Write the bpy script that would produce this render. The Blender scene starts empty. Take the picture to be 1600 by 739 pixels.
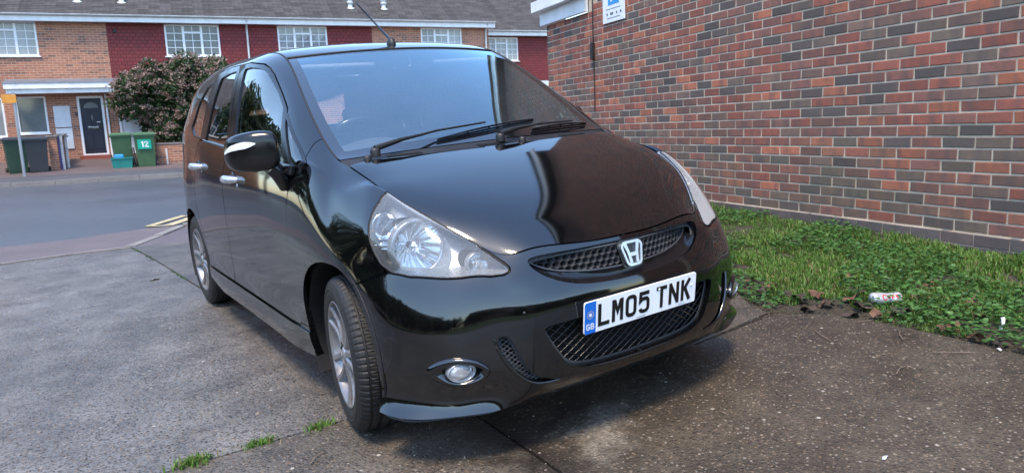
import bpy, bmesh, math, random
import numpy as np
from mathutils import Vector, Matrix
rnd = random.Random(7)
npr = np.random.RandomState(11)
scene = bpy.context.scene
C = scene.collection
R_ = math.radians
# ------------------------------------------------------------------ camera
cam = bpy.data.cameras.new('camera')
cam.sensor_width = 36.0; cam.sensor_fit = 'HORIZONTAL'
cam.lens = 1139.9 * 36.0 / 1600.0
cam.clip_start = 0.05; cam.clip_end = 2000
cam.dof.use_dof = True; cam.dof.focus_distance = 2.75; cam.dof.aperture_fstop = 9.0
cam_o = bpy.data.objects.new('camera', cam); C.objects.link(cam_o)
CAMX = Vector((0.8269, -0.5600, -0.0408)); CAMY = Vector((0.1180, 0.1020, 0.9878)); CAMZ = -Vector((0.5490, 0.8222, -0.1505))
mw = Matrix.Identity(4)
for i_, v_ in enumerate((CAMX.normalized(), CAMY.normalized(), CAMZ.normalized())):
    for j_ in range(3): mw[j_][i_] = v_[j_]
mw.translation = Vector((-1.739, -1.751, 1.068))
cam_o.matrix_world = mw
scene.camera = cam_o
# ------------------------------------------------------------------ sky, sun, exposure
SUN_EL, SUN_AZ = 64.0, 228.0          # azimuth clockwise from +Y: low behind the camera, to the left
world = bpy.data.worlds.new('World'); scene.world = world; world.use_nodes = True
wn = world.node_tree; wn.nodes.clear()
sky = wn.nodes.new('ShaderNodeTexSky'); sky.sky_type = 'NISHITA'; sky.sun_disc = False
sky.sun_elevation = R_(SUN_EL); sky.sun_rotation = R_(SUN_AZ)
sky.air_density = 1.35; sky.dust_density = 0.8; sky.ozone_density = 4.5
bg = wn.nodes.new('ShaderNodeBackground'); bg.inputs['Strength'].default_value = 0.15
wo = wn.nodes.new('ShaderNodeOutputWorld')
wn.links.new(sky.outputs[0], bg.inputs[0]); wn.links.new(bg.outputs[0], wo.inputs[0])
sun = bpy.data.lights.new('sun', 'SUN'); sun.energy = 1.5; sun.angle = R_(14); sun.color = (1.0, 0.80, 0.58)
sun_o = bpy.data.objects.new('sun', sun); C.objects.link(sun_o)
sd = Vector((math.sin(R_(SUN_AZ))*math.cos(R_(SUN_EL)), math.cos(R_(SUN_AZ))*math.cos(R_(SUN_EL)), math.sin(R_(SUN_EL))))
sun_o.rotation_euler = sd.to_track_quat('Z', 'Y').to_euler()
scene.view_settings.view_transform = 'Standard'; scene.view_settings.look = 'None'
scene.view_settings.exposure = 1.75; scene.view_settings.gamma = 1.0
scene.view_settings.use_curve_mapping = False
scene.render.resolution_x = 1024; scene.render.resolution_y = 472
scene.cycles.max_bounces = 10; scene.cycles.transparent_max_bounces = 24; scene.cycles.glossy_bounces = 5
# ------------------------------------------------------------------ object helpers
def tag(o, label=None, cat=None, group=None, kind=None):
    if label: o['label'] = label
    if cat: o['category'] = cat
    if group: o['group'] = group
    if kind: o['kind'] = kind
    return o
def empty(name, loc=(0, 0, 0), rz=0.0):
    o = bpy.data.objects.new(name, None); C.objects.link(o); o.empty_display_size = .1
    o.location = loc; o.rotation_euler = (0, 0, rz); return o
def link(name, me, mat, parent=None):
    o = bpy.data.objects.new(name, me); C.objects.link(o)
    if mat is not None and len(me.materials) == 0: me.materials.append(mat)
    if parent is not None: o.parent = parent
    return o
def arr_mesh(name, V, F, smooth=False, sharp=None, cols=None):
    me = bpy.data.meshes.new(name)
    V = np.asarray(V, np.float32)
    if isinstance(F, np.ndarray):
        n = F.shape[1]; me.vertices.add(len(V)); me.vertices.foreach_set('co', V.ravel())
        me.loops.add(F.size); me.loops.foreach_set('vertex_index', F.astype(np.int32).ravel())
        me.polygons.add(len(F)); me.polygons.foreach_set('loop_start', np.arange(0, F.size, n, dtype=np.int32))
        me.update(calc_edges=True)
    else:
        me.from_pydata(V.tolist(), [], F)
    me.validate()
    if smooth: me.polygons.foreach_set('use_smooth', np.ones(len(me.polygons), bool))
    if cols is not None:
        a = me.color_attributes.new('Col', 'FLOAT_COLOR', 'POINT'); c4 = np.ones((len(V), 4), np.float32); c4[:, :3] = cols
        a.data.foreach_set('color', c4.ravel())
    me.update(); return me
class MB:
    "collects simple solids into one mesh"
    def __init__(s): s.v = []; s.f = []; s.sm = []
    def add(s, V, F, smooth=False):
        b = len(s.v); s.v += [tuple(p) for p in V]; s.f += [tuple(i+b for i in q) for q in F]; s.sm += [smooth]*len(F); return s
    def box(s, lo, hi, M=None):
        x0, y0, z0 = lo; x1, y1, z1 = hi
        V = [(x0,y0,z0),(x1,y0,z0),(x1,y1,z0),(x0,y1,z0),(x0,y0,z1),(x1,y0,z1),(x1,y1,z1),(x0,y1,z1)]
        if M is not None: V = [M @ Vector(p) for p in V]
        return s.add(V, [(0,3,2,1),(4,5,6,7),(0,1,5,4),(1,2,6,5),(2,3,7,6),(3,0,4,7)])
    def bbox(s, lo, hi, b=.01, M=None):
        "box with chamfered edges"
        bm = bmesh.new(); bmesh.ops.create_cube(bm, size=1)
        for v in bm.verts: v.co = Vector([lo[i] + (v.co[i]+.5)*(hi[i]-lo[i]) for i in range(3)])
        bmesh.ops.bevel(bm, geom=bm.edges[:], offset=b, segments=2, affect='EDGES', profile=.5)
        bm.verts.ensure_lookup_table()
        V = [(M @ v.co if M is not None else v.co.copy()) for v in bm.verts]; F = [[v.index for v in f.verts] for f in bm.faces]; bm.free()
        return s.add(V, F)
    def tube(s, pts, r, n=8, cap=True, closed=False):
        P = [Vector(p) for p in pts]; m = len(P); rr = r if hasattr(r, '__len__') else [r]*m
        V = []; up = Vector((0, 0, 1)); prev = None
        for i, p in enumerate(P):
            a = P[(i-1) % m] if (closed or i > 0) else p; b = P[(i+1) % m] if (closed or i < m-1) else p
            t = (b-a).normalized()
            if prev is None:
                x = t.cross(up) if abs(t.dot(up)) < .95 else t.cross(Vector((1, 0, 0)))
            else: x = prev - t*prev.dot(t)
            x.normalize(); prev = x; y = t.cross(x)
            for k in range(n):
                q = 2*math.pi*k/n; V.append(p + (x*math.cos(q)+y*math.sin(q))*rr[i])
        F = []
        for i in range(m if closed else m-1):
            for k in range(n): F.append((i*n+k, i*n+(k+1) % n, ((i+1) % m)*n+(k+1) % n, ((i+1) % m)*n+k))
        s.add(V, F, True)
        if cap and not closed: s.add(V[:n], [tuple(range(n))[::-1]]); s.add(V[-n:], [tuple(range(n))])
        return s
    def lathe(s, prof, n=32, M=None, smooth=True):
        "profile (r, h) turned about local z"
        V = []; F = []; m = len(prof)
        for k in range(n):
            a = 2*math.pi*k/n
            for r, h in prof:
                p = Vector((r*math.cos(a), r*math.sin(a), h)); V.append(M @ p if M is not None else p)
        for k in range(n):
            for i in range(m-1): F.append((k*m+i, ((k+1) % n)*m+i, ((k+1) % n)*m+i+1, k*m+i+1))
        return s.add(V, F, smooth)
    def prism(s, poly, d, M=None):
        "2D polygon (x, y) extruded along z by d"
        n = len(poly); V = [Vector((p[0], p[1], 0)) for p in poly]+[Vector((p[0], p[1], d)) for p in poly]
        if M is not None: V = [M @ p for p in V]
        return s.add(V, [tuple(range(n))[::-1], tuple(range(n, 2*n))]+[(i, (i+1) % n, n+(i+1) % n, n+i) for i in range(n)])
    def mesh(s, name):
        me = bpy.data.meshes.new(name); me.from_pydata(s.v, [], s.f); me.validate()
        if len(me.polygons) == len(s.sm): me.polygons.foreach_set('use_smooth', np.array(s.sm, bool))
        me.update(); return me
    def build(s, name, mat, parent=None): return link(name, s.mesh(name), mat, parent)
def copy_tree(o, parent=None):
    c = o.copy(); C.objects.link(c)
    if parent is not None: c.parent = parent
    for ch in o.children: copy_tree(ch, c)
    return c
# ------------------------------------------------------------------ material helpers
def new_mat(name):
    m = bpy.data.materials.new(name); m.use_nodes = True; nt = m.node_tree; nt.nodes.clear()
    out = nt.nodes.new('ShaderNodeOutputMaterial'); return m, nt, out
def nd(nt, t, **kw):
    n = nt.nodes.new(t)
    for k, v in kw.items():
        if k[0] == '_': setattr(n, k[1:], v)
        else:
            key = int(k[1:]) if k[0] == 'i' and k[1:].isdigit() else k.replace('__', ' ')
            n.inputs[key].default_value = v
    return n
def ramp(nt, src, stops, interp='LINEAR'):
    r = nt.nodes.new('ShaderNodeValToRGB'); r.color_ramp.interpolation = interp
    el = r.color_ramp.elements
    while len(el) < len(stops): el.new(.5)
    for e, (p, c) in zip(el, stops):
        e.position = p; e.color = (c, c, c, 1) if not hasattr(c, '__len__') else (*c, 1)
    nt.links.new(src, r.inputs[0]); return r.outputs[0]
def noise(nt, vec, scale, detail=4, rough=.55, dist=0):
    n = nd(nt, 'ShaderNodeTexNoise'); n.inputs['Scale'].default_value = scale; n.inputs['Detail'].default_value = detail
    n.inputs['Roughness'].default_value = rough; n.inputs['Distortion'].default_value = dist
    if vec is not None: nt.links.new(vec, n.inputs['Vector'])
    return n.outputs['Fac']
def mixc(nt, fac, a, b, mode='MIX'):
    m = nt.nodes.new('ShaderNodeMix'); m.data_type = 'RGBA'; m.blend_type = mode
    for sock, v in ((m.inputs[0], fac), (m.inputs[6], a), (m.inputs[7], b)):
        if hasattr(v, 'is_linked'): nt.links.new(v, sock)
        elif hasattr(v, '__len__'): sock.default_value = (*v, 1) if len(v) == 3 else v
        else: sock.default_value = v
    return m.outputs[2]
def math_(nt, op, a, b=0.0):
    m = nt.nodes.new('ShaderNodeMath'); m.operation = op
    for i, v in enumerate((a, b)):
        if hasattr(v, 'is_linked'): nt.links.new(v, m.inputs[i])
        else: m.inputs[i].default_value = v
    return m.outputs[0]
def bump(nt, h, strength=.3, dist=.01, prev=None):
    b = nt.nodes.new('ShaderNodeBump'); b.inputs['Strength'].default_value = strength; b.inputs['Distance'].default_value = dist
    nt.links.new(h, b.inputs['Height'])
    if prev is not None: nt.links.new(prev, b.inputs['Normal'])
    return b.outputs[0]
def pri(nt, out, color=(.5, .5, .5), rough=.5, metal=0, normal=None, coat=0, spec=.5, **kw):
    p = nt.nodes.new('ShaderNodeBsdfPrincipled')
    for k, v in (('Base Color', color), ('Roughness', rough), ('Metallic', metal), ('Coat Weight', coat), ('Specular IOR Level', spec)):
        if hasattr(v, 'is_linked'): nt.links.new(v, p.inputs[k])
        elif hasattr(v, '__len__'): p.inputs[k].default_value = (*v, 1)
        else: p.inputs[k].default_value = v
    for k, v in kw.items(): p.inputs[k.replace('__', ' ')].default_value = v
    if normal is not None: nt.links.new(normal, p.inputs['Normal'])
    if out is not None: nt.links.new(p.outputs[0], out.inputs[0])
    return p
def objco(nt): return nt.nodes.new('ShaderNodeTexCoord').outputs['Object']
def geoco(nt): return nt.nodes.new('ShaderNodeNewGeometry').outputs['Position']
def simple(name, color, rough=.5, metal=0, var=.25, scale=12, bumpk=0.0, coat=0, spec=.5):
    "plain surface with uneven colour, gloss and a little relief"
    m, nt, out = new_mat(name); co = objco(nt)
    n = noise(nt, co, scale, 5); c = mixc(nt, ramp(nt, n, [(.3, 0), (.7, 1)]), tuple(x*(1-var) for x in color), tuple(min(1, x*(1+var*.6)) for x in color))
    n2 = noise(nt, co, scale*5, 3); rr = ramp(nt, n2, [(.25, max(.02, rough-.08)), (.75, min(1, rough+.1))])
    nb = bump(nt, n2, bumpk, .004) if bumpk else None
    pri(nt, out, c, rr, metal, nb, coat, spec); return m
M = {}
# ------------------------------------------------------------------ materials
def glass_mat(name, tint=(.8, .86, .86), refl=1.75, ior=1.5, rough=.0, haze=0.0, hazecol=(.7, .7, .68), gcol=(1, 1, 1), graze=0.0):
    "thin sheet: sees through with a tint, reflects by angle"
    m, nt, out = new_mat(name)
    tr = nd(nt, 'ShaderNodeBsdfTransparent'); tr.inputs[0].default_value = (*tint, 1)
    gl = nd(nt, 'ShaderNodeBsdfGlossy'); gl.inputs['Roughness'].default_value = rough; gl.inputs['Color'].default_value = (*gcol, 1)
    fr = nd(nt, 'ShaderNodeFresnel'); fr.inputs[0].default_value = ior
    fac = math_(nt, 'MINIMUM', math_(nt, 'MULTIPLY', fr.outputs[0], refl), 1.0)
    base = tr.outputs[0]
    if haze > 0:
        df = nd(nt, 'ShaderNodeBsdfDiffuse'); df.inputs[0].default_value = (*hazecol, 1)
        mh = nd(nt, 'ShaderNodeMixShader')
        nz = noise(nt, objco(nt), 5, 3); hf = ramp(nt, nz, [(.3, haze*.75), (.75, haze*1.2)])
        if graze:
            lw_ = nd(nt, 'ShaderNodeLayerWeight'); hf = math_(nt, 'MINIMUM', math_(nt, 'ADD', hf, math_(nt, 'MULTIPLY', math_(nt, 'POWER', lw_.outputs['Facing'], 3.0), graze)), .8)
        nt.links.new(hf, mh.inputs[0]); nt.links.new(base, mh.inputs[1]); nt.links.new(df.outputs[0], mh.inputs[2]); base = mh.outputs[0]
    mx = nd(nt, 'ShaderNodeMixShader'); nt.links.new(fac, mx.inputs[0]); nt.links.new(base, mx.inputs[1]); nt.links.new(gl.outputs[0], mx.inputs[2])
    nt.links.new(mx.outputs[0], out.inputs[0]); return m
def paint_mat():
    m, nt, out = new_mat('black car paint'); co = objco(nt)
    d = noise(nt, co, 3.2, 6, .6); d2 = noise(nt, co, 160, 2)
    dirt = ramp(nt, d, [(.42, 0), (.8, .35)])
    sep = nd(nt, 'ShaderNodeSeparateXYZ'); nt.links.new(co, sep.inputs[0])
    low = ramp(nt, sep.outputs[2], [(.16, 1), (.42, 0)])
    dirt = math_(nt, 'ADD', math_(nt, 'MULTIPLY', dirt, .16), math_(nt, 'MULTIPLY', low, .07))
    dirt = math_(nt, 'MULTIPLY', dirt, ramp(nt, d2, [(.35, .4), (.65, 1)]))
    col = mixc(nt, dirt, (.0016, .0017, .0021), (.030, .027, .024))
    rr = math_(nt, 'ADD', math_(nt, 'MULTIPLY', dirt, .6), .055)
    nb = bump(nt, noise(nt, co, 420, 2), .006, .0005)
    pri(nt, out, col, rr, 0, nb, .42, .72, Coat__Roughness=.04); return m
M['paint'] = paint_mat()
M['paint_low'] = simple('black gloss trim', (.006, .006, .007), .16, 0, .3, 8)
M['plastic'] = simple('textured black plastic', (.011, .011, .012), .5, 0, .3, 30, .25)
M['satin'] = simple('satin black frame', (.006, .006, .008), .17, 0, .15, 2)
M['rubber'] = simple('tyre rubber', (.011, .0108, .0105), .62, 0, .4, 9, .2)
M['void'] = simple('dark cavity', (.0025, .0025, .0025), .9, 0, .2, 8)
M['seal'] = simple('rubber seal', (.008, .008, .008), .6, 0, .2, 20)
M['chrome'] = simple('chrome', (.82, .83, .85), .09, 1, .05, 10)
M['handle'] = simple('silver painted handle', (.55, .57, .6), .22, .7, .1, 10)
M['grillegrey'] = simple('dark grey gloss grille', (.075, .078, .085), .24, .35, .2, 20)
def alloy():
    m, nt, out = new_mat('worn silver alloy'); co = objco(nt)
    n = noise(nt, co, 9, 6, .65); n2 = noise(nt, co, 45, 4)
    f = math_(nt, 'MULTIPLY', ramp(nt, n, [(.38, .1), (.62, 1)]), ramp(nt, n2, [(.3, .3), (.7, 1)]))
    c = mixc(nt, f, (.29, .295, .305), (.10, .072, .056))
    pri(nt, out, c, ramp(nt, n2, [(.3, .25), (.7, .42)]), mixc(nt, f, (.75, .75, .75), (.1, .1, .1)), bump(nt, n2, .15, .001)); return m
M['alloy'] = alloy()
M['glass_ws'] = glass_mat('windscreen glass', (.90, .95, .96), 3.0, ior=1.52, gcol=(.68, .92, 1.0), haze=.045, hazecol=(.6, .66, .7))  # blue reflection colour and haze stand in for a bright blue sky
M['glass_side'] = glass_mat('side window glass', (.84, .88, .87), ior=1.52)
M['frit'] = simple('black glass border', (.006, .007, .009), .05, 0, .1, 8, 0, 1.0, 1.0)
M['lens'] = glass_mat('hazed headlamp lens', (.93, .95, .96), ior=1.45, rough=.03, haze=.065, hazecol=(.66, .69, .68), graze=1.5)
M['reflector'] = simple('headlamp reflector', (.80, .82, .84), .13, 1, .06, 22, .1)
M['bezel'] = simple('grey headlamp bezel', (.36, .38, .40), .28, .55, .2, 12)
M['bulbglass'] = glass_mat('bulb glass', (.95, .95, .95), ior=1.45)
M['foglens'] = glass_mat('fog lamp glass', (.95, .96, .97), ior=1.5, rough=.06, haze=.32, hazecol=(.8, .82, .84))
M['plate_white'] = simple('number plate white', (.90, .91, .90), .28, 0, .04, 20)
M['plate_blue'] = simple('plate blue', (.01, .16, .62), .3, 0, .1, 20)
M['plate_black'] = simple('plate black', (.006, .006, .006), .4, 0, .1, 20)
M['plate_print'] = simple('plate white print', (.8, .8, .8), .4, 0, .05, 20)
M['plate_gold'] = simple('plate yellow print', (.75, .55, .08), .4, 0, .05, 20)
M['seat'] = simple('dark grey seat cloth', (.075, .08, .09), .9, 0, .3, 40, .3)
M['dash'] = simple('dashboard plastic', (.045, .047, .05), .6, 0, .2, 30, .2)
M['lining'] = simple('pale grey headlining', (.26, .26, .25), .9, 0, .15, 30, .2)
M['amber'] = simple('amber reflector', (.75, .28, .04), .3, 0, .1, 10)
M['indicator'] = simple('milky indicator lens', (.70, .72, .73), .14, 0, .08, 14)
M['paper'] = simple('paper sticker', (.45, .5, .48), .6, 0, .3, 40)
M['badge'] = simple('badge chrome', (.90, .92, .95), .34, 1, .04, 10)
# ------------------------------------------------------------------ lie of the land
# the drive tilts: up towards the brick building and slightly up towards the road
TH = R_(10.5); E1 = np.array([math.cos(TH), -math.sin(TH)]); MM = np.array([math.sin(TH), math.cos(TH)])
F0 = np.array([.457, 26.15]); TF = 25.795      # terrace front line
def SP(s, t, z):
    "street frame: s along the terrace, t away from the camera"
    p = F0 + E1*s + MM*(t-TF); return Vector((p[0], p[1], z))
GN = (-.05217, -.01605)
def smst(a, b, x): q = np.clip((x-a)/(b-a), 0, 1); return q*q*(3-2*q)
def drive_h(x, y):
    xs = np.clip(x, -4.5, 3.6); return .05224*xs + .01607*np.clip(y, -5, 8)
def street_h(t):
    return np.interp(t, [-50, 5, 7, 12, 18.6, 18.9, 60], [.02, .03, .03, .09, .10, .10, .10])
def H(x, y):
    x = np.asarray(x, float); y = np.asarray(y, float); t = x*MM[0]+y*MM[1]
    w = smst(4.6, 6.6, t); return drive_h(x, y)*(1-w)+street_h(t)*w
def sheet(name, poly, mat, step=.25, dz=0.0, kind='structure', hf=None, skirt=.0, parent=None):
    "flat region given by a polygon, cut into a grid and draped over the land"
    bm = bmesh.new(); vs = [bm.verts.new((p[0], p[1], 0)) for p in poly]; bm.faces.new(vs)
    xs = [p[0] for p in poly]; ys = [p[1] for p in poly]
    for ax, lo, hi in ((0, min(xs), max(xs)), (1, min(ys), max(ys))):
        k = math.floor(lo/step)+1
        while k*step < hi:
            co = [0, 0, 0]; co[ax] = k*step; no = [0, 0, 0]; no[ax] = 1
            bmesh.ops.bisect_plane(bm, geom=bm.verts[:]+bm.edges[:]+bm.faces[:], plane_co=co, plane_no=no); k += 1
    if skirt:
        be = [e for e in bm.edges if e.is_boundary]
        r = bmesh.ops.extrude_edge_only(bm, edges=be)
        low = {v for v in r['geom'] if isinstance(v, bmesh.types.BMVert)}
    else: low = set()
    f = hf or H
    for v in bm.verts:
        v.co.z = float(f(v.co.x, v.co.y)) + dz - (skirt if v in low else 0)
    bmesh.ops.recalc_face_normals(bm, faces=bm.faces[:])
    me = bpy.data.meshes.new(name); bm.to_mesh(me); bm.free()
    if sum(p.normal.z for p in me.polygons) < 0: me.flip_normals()
    o = link(name, me, mat, parent)
    if kind and parent is None: o['kind'] = kind
    return o
# ------------------------------------------------------------------ ground materials
def concrete_mat(name, lo, hi, rgh, marks):
    m, nt, out = new_mat(name); co = geoco(nt)
    big = noise(nt, co, .55, 5, .6); mid = noise(nt, co, 3.5, 5, .65); fine = noise(nt, co, 60, 5, .7)
    v = nd(nt, 'ShaderNodeTexVoronoi'); v.inputs['Scale'].default_value = 85; nt.links.new(co, v.inputs['Vector'])
    v2 = nd(nt, 'ShaderNodeTexVoronoi'); v2.inputs['Scale'].default_value = 34; nt.links.new(co, v2.inputs['Vector'])
    base = mixc(nt, ramp(nt, mid, [(.3, 0), (.7, 1)]), lo, hi)
    base = mixc(nt, ramp(nt, big, [(.38, 0), (.62, 1)]), mixc(nt, .45, base, tuple(x*.7 for x in lo)), base)
    # pebbles: a share of the cells show as lighter, darker or rusty stones
    sepc = nd(nt, 'ShaderNodeSeparateColor'); nt.links.new(v.outputs['Color'], sepc.inputs[0])
    stone = ramp(nt, sepc.outputs[0], [(0, (.014, .012, .010)), (.3, (.045, .036, .029)), (.6, (.10, .078, .058)), (.82, (.17, .115, .07)), (.94, (.20, .165, .125)), (1, (.30, .27, .23))])
    show = math_(nt, 'MULTIPLY', ramp(nt, v.outputs['Distance'], [(.30, 1), (.5, 0)]), ramp(nt, sepc.outputs[1], [(.25, 0), (.4, .95)]))
    base = mixc(nt, show, base, stone)
    sep2 = nd(nt, 'ShaderNodeSeparateColor'); nt.links.new(v2.outputs['Color'], sep2.inputs[0])
    stone2 = ramp(nt, sep2.outputs[1], [(0, (.04, .033, .027)), (.5, (.15, .11, .075)), (.8, (.24, .20, .15)), (1, (.44, .40, .34))])
    show2 = math_(nt, 'MULTIPLY', ramp(nt, v2.outputs['Distance'], [(.16, 1), (.30, 0)]), ramp(nt, sep2.outputs[0], [(.80, 0), (.82, .95)]))
    base = mixc(nt, show2, base, stone2)
    base = mixc(nt, math_(nt, 'MULTIPLY', ramp(nt, fine, [(.38, .55), (.52, 0)]), 1.0), base, (.02, .017, .014))
    # worn pale cement patch and oily stains in front of the car (marks of their own shape)
    def spot(cx, cy, rx, ry, rot, soft, sc=9):
        mp = nd(nt, 'ShaderNodeMapping'); mp.vector_type = 'TEXTURE'; mp.inputs['Location'].default_value = (cx, cy, 0)
        mp.inputs['Rotation'].default_value = (0, 0, rot); mp.inputs['Scale'].default_value = (rx, ry, 50)
        wob = nd(nt, 'ShaderNodeVectorMath'); wob.operation = 'MULTIPLY_ADD'
        nz = nd(nt, 'ShaderNodeTexNoise'); nz.inputs['Scale'].default_value = sc; nz.inputs['Detail'].default_value = 5; nt.links.new(co, nz.inputs['Vector'])
        nt.links.new(nz.outputs['Color'], wob.inputs[0]); wob.inputs[1].default_value = (.28, .28, 0); nt.links.new(co, wob.inputs[2])
        sb = nd(nt, 'ShaderNodeVectorMath'); sb.operation = 'SUBTRACT'; nt.links.new(wob.outputs[0], sb.inputs[0]); sb.inputs[1].default_value = (.14, .14, 0)
        nt.links.new(sb.outputs[0], mp.inputs['Vector'])
        ln = nd(nt, 'ShaderNodeVectorMath'); ln.operation = 'LENGTH'; nt.links.new(mp.outputs[0], ln.inputs[0])
        return ramp(nt, ln.outputs['Value'], [(1-soft, 1), (1, 0)])
    if marks:
        pale = math_(nt, 'MULTIPLY', spot(-.15, .10, .30, .12, .75, .8), ramp(nt, fine, [(.4, .25), (.62, .85)]))
        base = mixc(nt, pale, base, (.25, .225, .185))
        st = spot(-.42, .18, .14, .42, .08, .75)
        st = math_(nt, 'MAXIMUM', st, math_(nt, 'MULTIPLY', spot(-.20, .32, .32, .07, .35, .7), .9))
        st = math_(nt, 'MAXIMUM', st, math_(nt, 'MULTIPLY', spot(.85, -.45, .22, .05, -.5, .9), .5))
        base = mixc(nt, math_(nt, 'MULTIPLY', st, .86), base, (.013, .011, .010))
    wet = ramp(nt, noise(nt, co, 1.3, 4, .6), [(.35, 0), (.65, 1)])
    rr = math_(nt, 'SUBTRACT', math_(nt, 'ADD', rgh, math_(nt, 'MULTIPLY', mid, .16)), math_(nt, 'MULTIPLY', wet, .16))
    hgt = math_(nt, 'ADD', math_(nt, 'MULTIPLY', ramp(nt, v.outputs['Distance'], [(0, 1), (.55, 0)]), .6), fine)
    nb = bump(nt, hgt, .75, .007)
    pri(nt, out, base, rr, 0, nb, 0, .5); return m
M['concrete'] = concrete_mat('brown exposed aggregate concrete', (.032, .0255, .018), (.108, .088, .062), .50, True)
M['concrete_mid'] = concrete_mat('grey brown worn concrete', (.052, .045, .036), (.16, .14, .113), .40, True)
M['concrete_pale_sheen'] = concrete_mat('pale worn sheen concrete', (.085, .081, .075), (.23, .218, .20), .27, False)  # paler slab; part of its lightness is sky sheen put into the colour
def tarmac_mat(name, c0, c1, rough=.5, pat=.9):
    m, nt, out = new_mat(name); co = geoco(nt)
    mid = noise(nt, co, pat, 5, .65); fine = noise(nt, co, 70, 4, .7)
    b = mixc(nt, ramp(nt, mid, [(.3, 0), (.7, 1)]), c0, c1); b = mixc(nt, ramp(nt, fine, [(.45, 0), (.7, .5)]), b, tuple(x*1.9 for x in c1))
    pri(nt, out, b, ramp(nt, mid, [(.3, rough-.07), (.7, rough+.1)]), 0, bump(nt, fine, .5, .006), 0, .5); return m
M['road'] = tarmac_mat('wet asphalt road', (.040, .043, .049), (.062, .066, .073), .40, .35)
M['pavement'] = tarmac_mat('worn reddish footway', (.075, .055, .055), (.11, .085, .082), .55, 1.2)
M['footway'] = tarmac_mat('dark footway', (.045, .045, .05), (.07, .07, .075), .6, .8)
M['kerb'] = tarmac_mat('kerb stone', (.13, .12, .11), (.20, .185, .17), .7, 3)
M['yellow'] = tarmac_mat('worn yellow road paint', (.27, .22, .11), (.44, .37, .21), .55, 7)
M['soil'] = tarmac_mat('soil under grass', (.022, .018, .012), (.045, .036, .022), .95, 3)
M['field'] = tarmac_mat('far turf', (.03, .05, .015), (.05, .075, .025), .95, .4)
def grass_mat(name, lo, hi, dead=(.20, .16, .07)):
    m, nt, out = new_mat(name)
    at = nd(nt, 'ShaderNodeVertexColor'); at.layer_name = 'Col'
    sp = nd(nt, 'ShaderNodeSeparateColor'); nt.links.new(at.outputs[0], sp.inputs[0])
    c = mixc(nt, sp.outputs[0], lo, hi); c = mixc(nt, ramp(nt, sp.outputs[1], [(.86, 0), (.88, 1)]), c, dead)
    p = pri(nt, None, c, .45, 0, None, 0, .35)
    tr = nd(nt, 'ShaderNodeBsdfTranslucent'); nt.links.new(c, tr.inputs[0])
    mx = nd(nt, 'ShaderNodeMixShader'); mx.inputs[0].default_value = .3
    nt.links.new(p.outputs[0], mx.inputs[1]); nt.links.new(tr.outputs[0], mx.inputs[2]); nt.links.new(mx.outputs[0], out.inputs[0]); return m
M['grass'] = grass_mat('grass blades', (.048, .110, .018), (.145, .265, .048))
M['weed'] = grass_mat('broad weed leaves', (.030, .085, .022), (.085, .20, .050))
# ------------------------------------------------------------------ ground sheets
g0 = sheet('ground', [(-220, -220), (240, -220), (240, 260), (-220, 260)], M['field'], 40, 0, hf=lambda x, y: -.45)
W0 = np.array([3.094, 0.0]); WD = np.array([math.sin(.206), math.cos(.206)]); WN = np.array([-WD[1], WD[0]])  # wall line, direction, normal to the car
def WP(s, off, z):
    p = W0 + WD*s + WN*off; return Vector((p[0], p[1], z))
# concrete drive, cast in bays with open joints
drive = empty('driveway'); drive['kind'] = 'structure'
edge = [(1.50, -6), (1.515, -.55), (1.54, -.28), (1.54, 0), (1.50, .29), (1.37, .45), (1.32, .60), (1.40, .72), (1.56, .94), (1.75, 2.0), (2.1, 3.6), (2.5, 5.2)]
def sedge(y): return np.interp(y, [p[1] for p in edge], [p[0] for p in edge])
def jA(x): return np.interp(x, [-8, -1.43, -.806, .719, 1.33], [1.02, .897, .855, .47, .51])      # cross joint
SE = lambda s: tuple(SP(s, 6.0, 0)[:2])
gj = .006
bays = [
  [(-9, -6), (-.62, -6), (-.50, -1.2), (-.43-gj, .0), (-.40-gj, float(jA(-.4))-gj)]+[(x, float(jA(x))-gj) for x in (-.806, -1.43, -4, -9)],
  [(-.62+2*gj, -6), (1.50, -6)]+[p for p in edge[1:5]]+[(1.335, .49-gj)]+[(x, float(jA(x))-gj) for x in (.719, .2, -.40+gj)]+[(-.43+gj, .0), (-.50+2*gj, -1.2)],
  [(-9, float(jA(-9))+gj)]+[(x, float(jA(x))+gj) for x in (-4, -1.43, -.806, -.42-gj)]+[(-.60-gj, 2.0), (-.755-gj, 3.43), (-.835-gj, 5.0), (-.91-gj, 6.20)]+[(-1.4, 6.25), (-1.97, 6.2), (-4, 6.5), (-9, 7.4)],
  [(-.42+gj, float(jA(-.42))+gj)]+[(x, float(jA(x))+gj) for x in (-.1, .2, .719)]+[(1.32, .52+gj)]+edge[7:]+[(2.4, 5.6), (1.2, 5.95), (-.34, 6.20), (-.91+gj, 6.24)]+[(-.835+gj, 5.0), (-.755+gj, 3.43), (-.60+gj, 2.0)],
]
for bi_, b in enumerate(bays): sheet('slab', b, M[('concrete_mid', 'concrete', 'concrete_pale_sheen', 'concrete_mid')[bi_]], .3, 0, None, skirt=.08, parent=drive)
sheet('joint_bed', [(-9, -6), (1.6, -6), (1.7, 2), (2.6, 5.6), (-1, 6.2), (-9, 7.3)], M['soil'], .3, -.022, None, parent=drive)
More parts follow.
